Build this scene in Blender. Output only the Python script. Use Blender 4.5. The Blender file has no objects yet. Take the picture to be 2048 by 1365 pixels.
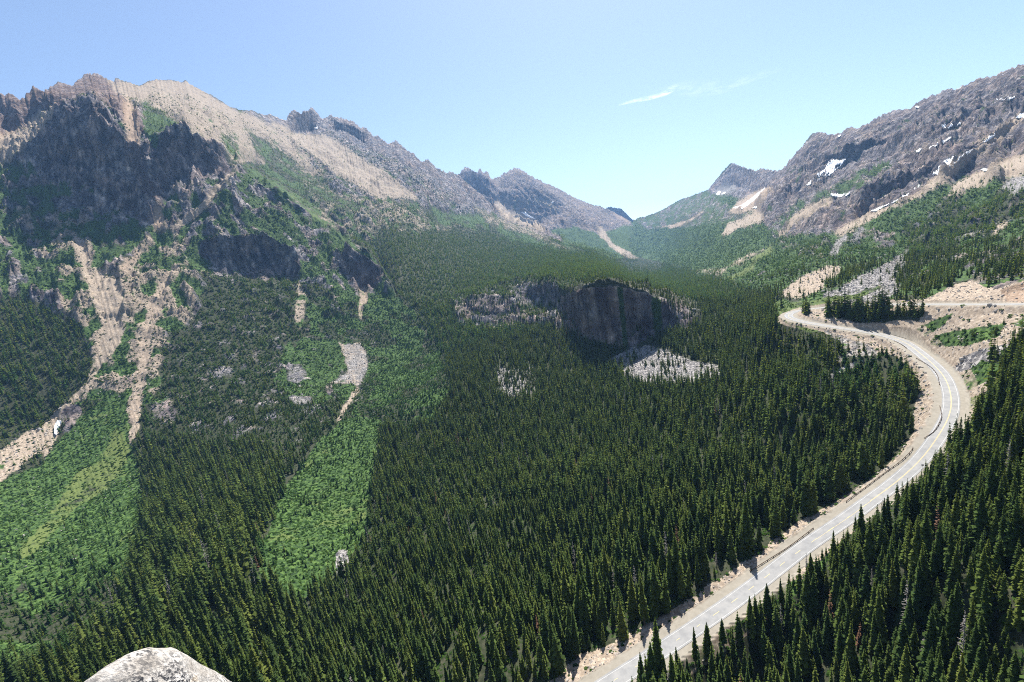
import bpy, math, random
import numpy as np
C = bpy.context.scene
COL = C.collection
rnd = random.Random(7)
RNG = np.random.default_rng(11)
R = math.radians
# ------------------------------------------------------------------ camera
FPX, CX, CY = 910.0, 1024.0, 682.5
PITCH, ROLL = R(9.4), R(7.3)
Fw = np.array([0, math.cos(PITCH), -math.sin(PITCH)])
R0 = np.array([1.0, 0, 0]); D0 = -np.array([0, math.sin(PITCH), math.cos(PITCH)])
IR = math.cos(ROLL) * R0 + math.sin(ROLL) * D0
ID = -math.sin(ROLL) * R0 + math.cos(ROLL) * D0

def ae(u, v):
    u = np.asarray(u, float); v = np.asarray(v, float)
    d = [Fw[k] * FPX + (u - CX) * IR[k] + (v - CY) * ID[k] for k in range(3)]
    return np.degrees(np.arctan2(d[0], d[1])), np.degrees(np.arctan2(d[2], np.hypot(d[0], d[1])))

def proj(x, y, z):
    dep = x * Fw[0] + y * Fw[1] + z * Fw[2]
    dd = np.maximum(dep, 1e-3)
    return CX + FPX * (x * IR[0] + y * IR[1] + z * IR[2]) / dd, CY + FPX * (x * ID[0] + y * ID[1] + z * ID[2]) / dd, dep

# ------------------------------------------------------------------ noise
_P = RNG.permutation(4096).astype(np.int32)
_G = RNG.random(4096) * 2 * np.pi
_GX, _GY = np.cos(_G).astype(np.float32), np.sin(_G).astype(np.float32)

def perlin(x, y, seed=0):
    x = np.asarray(x, np.float32); y = np.asarray(y, np.float32)
    xi = np.floor(x); yi = np.floor(y); fx = x - xi; fy = y - yi
    xi = xi.astype(np.int32); yi = yi.astype(np.int32)
    sx = fx * fx * fx * (fx * (fx * 6 - 15) + 10); sy = fy * fy * fy * (fy * (fy * 6 - 15) + 10)
    def g(a, b, dx, dy):
        h = _P[(_P[(a + seed * 131) & 4095] + b) & 4095]
        return _GX[h] * dx + _GY[h] * dy
    n0 = g(xi, yi, fx, fy); n1 = g(xi + 1, yi, fx - 1, fy)
    n2 = g(xi, yi + 1, fx, fy - 1); n3 = g(xi + 1, yi + 1, fx - 1, fy - 1)
    a = n0 + sx * (n1 - n0); b = n2 + sx * (n3 - n2)
    return (a + sy * (b - a)) * 1.41

def fbm(x, y, lam, octs, seed=0, gain=0.5, ridged=False):
    out = 0; a = 1.0; tot = 0
    for o in range(octs):
        n = perlin(x / lam + 17.3 * o, y / lam - 9.1 * o, seed + o)
        if ridged: n = 1 - 2 * np.abs(n)
        out = out + a * n; tot += a; a *= gain; lam *= 0.5
    return out / tot

def sstep(a, b, x):
    t = np.clip((x - a) / (b - a), 0, 1); return t * t * (3 - 2 * t)

# ------------------------------------------------------------------ depth anchors: photo point -> horizontal metres
S = 2.2
A = [  # (u, v, r)
 (1150,1300,97*S),(1000,1250,108*S),(1000,1100,160*S),(1000,900,275*S),(1300,1100,128*S),(1500,950,400),(1300,900,490),
 (1600,800,455),(1750,780,480),(1600,740,545),(1700,710,530),(1300,750,720),(1250,690,900),(1230,575,980),(1230,540,1700),(1450,700,740),
 (1500,600,1080),(1350,600,1130),(900,600,700*S),(900,450,1400*S),(900,360,1900*S),(860,330,1850*S),(650,1000,280*S),
 (700,1365,115*S),(700,1200,180*S),(50,1300,260*S),(0,1365,230*S),(200,1000,420*S),(400,900,440*S),(250,850,520*S),(210,600,720*S),
 (200,440,900*S),(180,200,1060*S),(190,150,1350*S),(0,190,1350*S),(0,600,780*S),(0,400,1000*S),(480,330,1000*S),(370,165,1500*S),
 (600,430,900*S),(750,545,790*S),(850,720,540*S),(850,500,1000*S),(550,520,800*S),(500,700,600*S),(600,850,420*S),(620,225,1900*S),
 (760,280,1900*S),(620,330,1350*S),(400,1200,200*S),(400,1365,150*S),(300,1100,290*S),(500,1100,230*S),(100,850,580*S),(0,800,620*S),
 (850,1000,240*S),(900,750,430*S),(1100,620,560*S),(980,640,560*S),(1050,520,1050*S),(1100,1150,150*S),
 (1200,500,1500*S),(1130,470,1800*S),(1260,530,1650*S),
 (1250,490,2300*S),(1300,440,2900*S),(1465,328,2700*S),(1450,390,2300*S),(1350,420,2800*S),(1400,480,1600*S),(1400,540,1100*S),
 (1640,268,1750*S),(1600,400,1300*S),(1600,500,880*S),(1700,450,900*S),(1850,500,560*S),(2048,500,430*S),(2048,400,640*S),
 (2048,300,950*S),(2048,135,1350*S),(1850,215,1500*S),(1850,330,1050*S),(1850,420,780*S),(1600,570,400*S),(1700,560,370*S),
 (2048,560,275*S),(2048,575,268*S),(1850,570,320*S),(1480,570,1300),(1960,650,515),(1950,700,480),(1850,650,560),(1900,725,475),(2048,650,490),
 (2048,690,455),(2048,800,345),(2048,1000,265),(2048,1365,180),(1700,1250,225),(1850,1100,240),(1500,1365,205),(1960,900,330),
 (2200,1365,170),(2300,1000,250),(2400,700,430),(2400,500,800),(2400,300,1800),(2500,50,2700),(-300,1365,520),(-300,900,1300),(-400,500,2000),(-300,200,2900),
 (1024,1500,170),(300,1550,230),(1700,1500,165)]
FARA = [(925,340,2900*S),(1035,340,3000*S),(1000,400,2600*S),(1100,465,2350*S),(1200,405,3000*S),(1265,438,3400*S),(1240,505,2150*S),
        (1150,480,2300*S),(960,400,2700*S),(1120,420,2650*S),(1200,460,2500*S)]
# the highway: photo points of the centre line with heights
ROAD = [(1130,1425,-203),(1222,1365,-198),(1314,1307,-194),(1443,1220,-187),(1523,1161,-182),(1584,1113,-177),(1634,1077,-172),
 (1700,1033,-165),(1741,1002,-161),(1792,965,-156),(1843,918,-149),(1876,873,-142),(1896,838,-137),(1903,807,-133),(1898,775,-129),
 (1885,749,-126),(1865,728,-123.5),(1843,709,-121),(1818,690,-118.5),(1798,680,-117),(1773,672,-115.5),(1739,665,-114),(1685,657,-111.5),
 (1622,647,-109),(1590,640,-107),(1577,634,-105.5),(1578,628,-104.5),(1594,622,-103),(1628,617.5,-100.5),(1669,614,-98),(1716,611,-95),
 (1748,609.5,-93),(1811,609,-90),(1906,609,-85.5),(2048,608.5,-80),(2300,600,-73)]
def worldz(u, v, z):
    a, e = ae(u, v); r = z / np.tan(np.radians(e)); a = np.radians(a)
    return np.array([r * np.sin(a), r * np.cos(a), z + 0 * r])
ctl = np.array([worldz(*p) for p in ROAD])
def catmull(P, step):
    out = []
    Q = np.vstack([2 * P[0] - P[1], P, 2 * P[-1] - P[-2]])
    for i in range(1, len(Q) - 2):
        n = max(2, int(np.linalg.norm(Q[i + 1] - Q[i]) / step)); t = np.linspace(0, 1, n, endpoint=False)[:, None]
        p0, p1, p2, p3 = Q[i - 1], Q[i], Q[i + 1], Q[i + 2]
        out.append(0.5 * (2 * p1 + (p2 - p0) * t + (2 * p0 - 5 * p1 + 4 * p2 - p3) * t * t + (3 * p1 - p0 - 3 * p2 + p3) * t ** 3))
    return np.vstack(out + [P[-1:]])
road = catmull(ctl, 2.0)
for _ in range(6):
    k = road.copy(); k[2:-2] = (road[:-4] + road[1:-3] + road[2:-2] + road[3:-1] + road[4:]) / 5; road = k
for p in ctl[::2]:
    u, v, d = proj(*p); A.append((float(u), float(v), float(math.hypot(p[0], p[1]))))

def tps_fit(P, lam=1e-3):
    P = np.array(P, float); az, el = ae(P[:, 0], P[:, 1]); x, y = az / 20, el / 12; n = len(P)
    d2 = (x[:, None] - x) ** 2 + (y[:, None] - y) ** 2
    K = 0.5 * d2 * np.log(d2 + 1e-12) + lam * np.eye(n)
    Q = np.c_[np.ones(n), x, y]; M = np.block([[K, Q], [Q.T, np.zeros((3, 3))]])
    w = np.linalg.solve(M, np.r_[np.log(P[:, 2]), 0, 0, 0])
    def f(az, el):
        X = np.ravel(az) / 20; Y = np.ravel(el) / 12; out = w[n] + w[n + 1] * X + w[n + 2] * Y
        for i in range(n):
            d = (X - x[i]) ** 2 + (Y - y[i]) ** 2
            out += w[i] * 0.5 * d * np.log(d + 1e-12)
        return out.reshape(np.shape(az))
    return f
AZ0, AZ1, EL0, EL1 = -66.0, 66.0, -56.0, 34.0
ga = np.linspace(AZ0, AZ1, 265); ge = np.linspace(EL0, EL1, 226)
GA, GE = np.meshgrid(ga, ge)
TG = tps_fit(A)(GA, GE); TF = tps_fit(FARA, 1e-2)(GA, GE)
def lut(T, az, el):
    fx = np.clip((az - AZ0) / (AZ1 - AZ0) * (len(ga) - 1), 0, len(ga) - 1.001); fy = np.clip((el - EL0) / (EL1 - EL0) * (len(ge) - 1), 0, len(ge) - 1.001)
    i = fx.astype(int); j = fy.astype(int); a = fx - i; b = fy - j
    return (T[j, i] * (1 - a) + T[j, i + 1] * a) * (1 - b) + (T[j + 1, i] * (1 - a) + T[j + 1, i + 1] * a) * b

# ------------------------------------------------------------------ skyline
SKY = [(-500,330),(-250,215),(-120,250),(-60,205),(0,192),(12,190),(22,189),(30,193),(40,200),(48,196),(58,186),(66,174),(76,177),(82,182),(90,180),(100,180),(104,172),(112,168),(124,166),(132,170),(137,174),(148,170),
 (156,162),(163,156),(168,153),(172,153),(176,151),(180,148),(184,150),(187,147),(190,146),(194,147),(205,153),(215,160),(228,163),(231,157),(245,161),(260,167),(278,172),(288,168),(296,163),(312,160),(330,161),(340,160),
 (350,162),(362,166),(372,162),(378,167),(390,175),(405,183),(425,192),(445,205),(460,215),(480,221),(497,223),(505,221),(515,226),(530,231),(540,229),(555,236),(566,240),(573,243),(576,232),(583,223),(590,221),(597,227),
 (603,231),(606,224),(613,220),(618,221),(622,218),(627,220),(632,225),(638,233),(645,240),(652,234),(660,231),(672,234),(684,238),(700,243),(710,248),(722,256),(732,257),(740,265),(748,276),(752,273),(758,273),(766,282),
 (775,288),(785,285),(792,283),(800,290),(810,297),(820,305),(828,310),(836,318),(845,325),(850,322),(856,320),(862,326),(872,335),(880,342),(893,346),(906,345),(915,351),(921,350),(923,341),(930,336),(937,336),(945,343),
 (955,345),(958,340),(962,342),(967,347),(972,344),(976,345),(980,355),(987,359),(1000,354),(1015,344),(1028,338),(1038,338),(1050,344),(1060,353),(1078,360),(1100,371),(1120,380),(1140,391),(1160,401),(1185,411),(1200,413),
 (1210,418),(1220,414),(1232,417),(1243,418),(1252,427),(1262,437),(1268,441),(1275,437),(1290,434),(1305,429),(1325,420),(1345,409),(1362,399),(1385,392),(1405,384),(1417,380),(1430,362),(1445,345),(1458,330),(1464,327),(1475,331),(1490,337),
 (1505,342),(1515,343),(1522,337),(1530,340),(1545,342),(1560,342),(1572,331),(1585,315),(1600,300),(1612,283),(1622,270),(1634,264),(1648,267),(1660,271),(1680,270),(1690,260),(1700,256),(1715,258),(1735,248),(1757,235),
 (1775,228),(1790,221),(1800,222),(1812,219),(1818,223),(1830,210),(1850,197),(1870,192),(1885,184),(1905,178),(1912,180),(1930,172),(1955,160),(1975,155),(1985,156),(2000,146),(2015,140),(2030,135),(2048,131),(2200,80),(2500,-30),(3200,-250)]
sk = np.array(SKY, float); saz, sel = ae(sk[:, 0], sk[:, 1]); o_ = np.argsort(saz); saz, sel = saz[o_], sel[o_]

NC, NR = 1500, 900
az = np.linspace(-62, 62, NC)
sky_el = np.interp(az, saz, sel) + (.16 * np.abs(perlin(az * 2.9, az * 0 + .5, 3)) + .14 * np.abs(perlin(az * 6.7, az * 0 + 7.5, 5)) - .08) * np.interp(az, [-37, -35, -22, -20, 6, 14, 24, 30], [1.2, .25, .25, 1, 1, .4, .4, 1]) + .22 * (np.abs(perlin(az * 3.7, az * 0 + 2.5, 8)) ** .7 - .35) * np.interp(az, [-62, -36, -34, -22, -20, 5, 14, 24, 30], [1, 1, .25, .25, 1, 1, .1, .1, .6]) + .07 * perlin(az * 11, az * 0 + 1.5, 9)
t = np.linspace(0, 1, NR)[:, None]
EL = -50 + (sky_el[None, :] + 50) * t
AZ = np.broadcast_to(az, EL.shape).copy()
def uv_of(AZ, EL):
    a = np.radians(AZ); e = np.radians(EL)
    return proj(np.sin(a) * np.cos(e), np.cos(a) * np.cos(e), np.sin(e))
U, V, _d = uv_of(AZ, EL)
L = lut(TG, AZ, EL)
# far mountains seen behind the left ridge
FC = np.array([(880,300),(918,352),(924,362),(945,385),(965,400),(1000,432),(1050,455),(1100,474),(1150,490),(1200,505),(1245,520),(1262,505),(1268,470),(1270,441)], float)
fcv = np.interp(U, FC[:-2, 0], FC[:-2, 1]); far = (U > 918) & (U < 1268) & (V < fcv)
far &= ~((U > 1245) & (V > 500))
wf = sstep(1268, 1225, U)
L = np.where(far, np.maximum(L, L * (1 - wf) + wf * lut(TF, AZ, EL)), L)
tiny = (U > 1205) & (U < 1266) & (V < np.interp(U, [1205, 1225, 1250, 1266], [413, 424, 438, 446]))
L = np.where(tiny, math.log(8600), L)
# ridge crests that hide a drop behind them: (crest points, log amplitude, fade in px)
RIDGES = [([(470,325),(560,370),(640,425),(700,478),(752,522),(772,560),(800,610)], .16, 120),
          ([(60,300),(100,235),(150,198),(190,198),(215,232),(250,300)], .07, 60),
          ([(1110,590),(1140,580),(1180,572),(1250,568),(1320,584),(1400,635)], .08, 60),
          ([(1560,440),(1640,395),(1720,350),(1790,330),(1850,330)], .05, 40),
          ([(1700,465),(1800,415),(1880,360),(1950,300),(2048,260)], .06, 45),
          ([(1760,560),(1850,500),(1950,430),(2048,375)], .07, 50)]
for pts, amp, fade in RIDGES:
    p = np.array(pts, float); vc = np.interp(U, p[:, 0], p[:, 1])
    win = sstep(p[0, 0] - 5, p[0, 0] + 50, U) * sstep(p[-1, 0] + 5, p[-1, 0] - 50, U)
    L = L + np.where(V < vc, amp * win * np.exp(-np.maximum(vc - V, 0) / fade), 0)
# cliffs: (u, v_top, v_base) list, decay px
CL = [([(50,330,352),(100,240,360),(150,205,362),(190,205,366),(215,240,366),(250,305,372),(300,372,392),(330,425,438)], 40, .6),
      ([(60,386,400),(130,386,425),(200,386,450),(260,390,470),(300,410,470),(330,440,462)], 40, .12),
      ([(305,345,395),(340,292,400),(372,276,385),(400,290,372),(465,340,358)], 35, .9),
      ([(400,505,532),(440,497,545),(500,494,552),(560,494,560),(590,505,560),(604,530,552)], 30, .95),
      ([(672,530,560),(700,510,572),(740,528,585),(768,556,584)], 30, .8),
          ([(1112,596,640),(1140,584,655),(1180,576,665),(1250,574,680),(1320,588,670),(1370,606,655),(1408,636,645)], 38, .46),
          ([(918,618,632),(940,602,640),(1000,600,645),(1050,612,640)], 30, .72), ([(1036,588,600),(1070,570,606),(1122,572,602)], 24, .72),
      ([(480,395,400),(540,392,412),(600,420,440),(640,450,470)], 20, .7),
      ([(985,372,376),(1010,355,420),(1035,345,455),(1070,362,470),(1100,385,450),(1140,405,412)], 30, .25), ([(905,350,356),(920,345,385),(940,340,410),(985,365,425),(1010,400,410)], 25, .3),
      ([(574,232,270),(590,224,268),(620,221,268),(645,240,262)], 20, .8), ([(650,236,258),(700,248,275),(745,280,300)], 20, .8),
      ([(0,200,270),(40,205,275),(66,178,250),(100,190,240),(125,170,225)], 30, .75),
      ([(1420,378,392),(1465,332,385),(1530,345,390)], 20, .6),
      ([(1560,350,400),(1640,275,350),(1700,270,340),(1800,235,290),(1900,190,250),(2048,145,215),(2100,130,200)], 50, .55),
      ([(1700,440,450),(1760,375,415),(1850,345,372),(1900,330,345)], 30, .75),
      ([(1560,405,425),(1650,340,372),(1750,300,330),(1830,290,325),(1900,265,300),(1960,235,270)], 30, .6),
      ([(1870,372,390),(1920,325,365),(1980,288,330),(2048,250,300)], 30, .7),
      ([(1785,565,575),(1850,487,510),(1930,455,478),(2048,400,430)], 25, .6),
      ([(1985,575,590),(2010,572,600),(2048,566,604),(2120,560,602)], 14, .45)]
def Luv(u, v):
    a, e = ae(u, v); return lut(TG, a, e)
for pts, dec, s in CL:
    p = np.array(pts, float); tu = np.arange(p[0, 0] - 10, p[-1, 0] + 10, 2.0)
    vt = np.interp(tu, p[:, 0], p[:, 1]); vb = np.interp(tu, p[:, 0], p[:, 2])
    w1 = U + 10 * perlin(U / 40, V / 30, 21)
    vt = vt + 5 * perlin(tu / 25, tu * 0 + .3, 4)
    Lt, Lb, Lm = Luv(tu, vt), Luv(tu, vb), Luv(tu, (vt + vb) / 2)
    m = (U > p[0, 0] - 12) & (U < p[-1, 0] + 12)
    u_, v_ = U[m], V[m]
    g = lambda arr: np.interp(u_, tu, arr)
    win = sstep(p[0, 0] - 12, p[0, 0] + 25, u_) * sstep(p[-1, 0] + 12, p[-1, 0] - 25, u_)
    T_, B_, lt, lb, lm = g(vt), g(vb), g(Lt), g(Lb), g(Lm)
    fr = np.clip((v_ - T_) / np.maximum(B_ - T_, 1), 0, 1)
    dl = np.where(v_ < T_, (lm - lt) * np.exp(-(T_ - v_).clip(0) / dec), np.where(v_ > B_, (lm - lb) * np.exp(-(v_ - B_).clip(0) / dec), lm - (lt + (lb - lt) * fr)))
    L[m] += s * win * dl
L = np.maximum.accumulate(L + np.arange(NR)[:, None] * 1e-9, axis=0)
L = np.maximum(L, L[0][None] + np.arange(NR)[:, None] * 2e-4)
for _ in range(2):   # soften column to column jumps
    L[:, 1:-1] = np.where(np.abs(L[:, 2:] - L[:, :-2]) < .12, .25 * L[:, 2:] + .5 * L[:, 1:-1] + .25 * L[:, :-2], L[:, 1:-1])
RR = np.exp(L); ar = np.radians(AZ)
X = RR * np.sin(ar); Y = RR * np.cos(ar); Z = RR * np.tan(np.radians(EL))
# ------------------------------------------------------------------ carve the road bench
rd = road.astype(np.float32)
near = np.where((RR < 1100) & (AZ > -5))
DR = np.full(X.shape, 1e3, np.float32); SG = np.zeros(X.shape, np.float32); ZR = np.zeros(X.shape, np.float32)
tan = np.gradient(rd[:, :2], axis=0); tan /= np.linalg.norm(tan, axis=1)[:, None]
px_, py_ = X[near].astype(np.float32), Y[near].astype(np.float32)
bd = np.full(px_.shape, 1e9, np.float32); bi = np.zeros(px_.shape, np.int32)
coarse = rd[::12]
cd = np.full(px_.shape, 1e9, np.float32)
for p in coarse: cd = np.minimum(cd, (px_ - p[0]) ** 2 + (py_ - p[1]) ** 2)
sel_ = np.where(cd < 95 ** 2)[0]; qx, qy = px_[sel_], py_[sel_]; b2 = bd[sel_]; i2 = bi[sel_]
hi2 = np.full(qx.shape, 1e4, np.float32); lo2 = np.full(qx.shape, -1e4, np.float32)
for i, p in enumerate(rd):
    d = (qx - p[0]) ** 2 + (qy - p[1]) ** 2; k = d < b2; b2[k] = d[k]; i2[k] = i
    if i % 2 == 0: d = np.sqrt(d); hi2 = np.minimum(hi2, p[2] - .15 + 1.5 * np.maximum(d - 8.5, 0)); lo2 = np.maximum(lo2, p[2] - .15 - 1.15 * np.maximum(d - 10, 0))
bd[sel_] = b2; bi[sel_] = i2
side = (px_ - rd[bi, 0]) * tan[bi, 1] - (py_ - rd[bi, 1]) * tan[bi, 0]   # + = right of travel
gz_ = np.gradient(rd[:, 2]) / np.maximum(np.linalg.norm(np.gradient(rd[:, :2], axis=0), axis=1), .1); al_ = (px_ - rd[bi, 0]) * tan[bi, 0] + (py_ - rd[bi, 1]) * tan[bi, 1]
DR[near] = np.where(np.sqrt(np.minimum(bd, 1e6)) < 40, np.maximum(np.abs(side), np.sqrt(np.minimum(bd, 1e6)) - 1.2), np.sqrt(np.minimum(bd, 1e6))); SG[near] = np.sign(side); ZR[near] = rd[bi, 2] + np.clip(al_, -3, 3) * gz_[bi]
w_in = np.where(SG > 0, 8.0, 9.5)
HI = np.full(X.shape, 1e4, np.float32); LO = np.full(X.shape, -1e4, np.float32); th = HI[near]; th[sel_] = hi2; HI[near] = th; th = LO[near]; th[sel_] = lo2; LO[near] = th
Zc = np.maximum(np.minimum(Z, HI), LO); Z = np.where(DR < 94, Zc, Z)
Z = np.where(DR < w_in, ZR - .12, Z)
U, V, DEP = proj(X, Y, Z)

# ------------------------------------------------------------------ ground cover
def inpoly(u, v, P):
    P = np.array(P, float); ins = np.zeros(u.shape, bool); x0, y0 = P.min(0); x1, y1 = P.max(0)
    m = (u >= x0) & (u <= x1) & (v >= y0) & (v <= y1); uu, vv = u[m], v[m]; r = np.zeros(uu.shape, bool)
    j = len(P) - 1
    for i in range(len(P)):
        (xi, yi), (xj, yj) = P[i], P[j]
        if yi != yj:
            r ^= ((yi > vv) != (yj > vv)) & (uu < (xj - xi) * (vv - yi) / (yj - yi) + xi)
        j = i
    ins[m] = r; return ins
def blur(q, n=2):
    for _ in range(n):
        q = (np.roll(q, 1, 0) + q * 2 + np.roll(q, -1, 0)) / 4; q = (np.roll(q, 1, 1) + q * 2 + np.roll(q, -1, 1)) / 4
    return q
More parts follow.
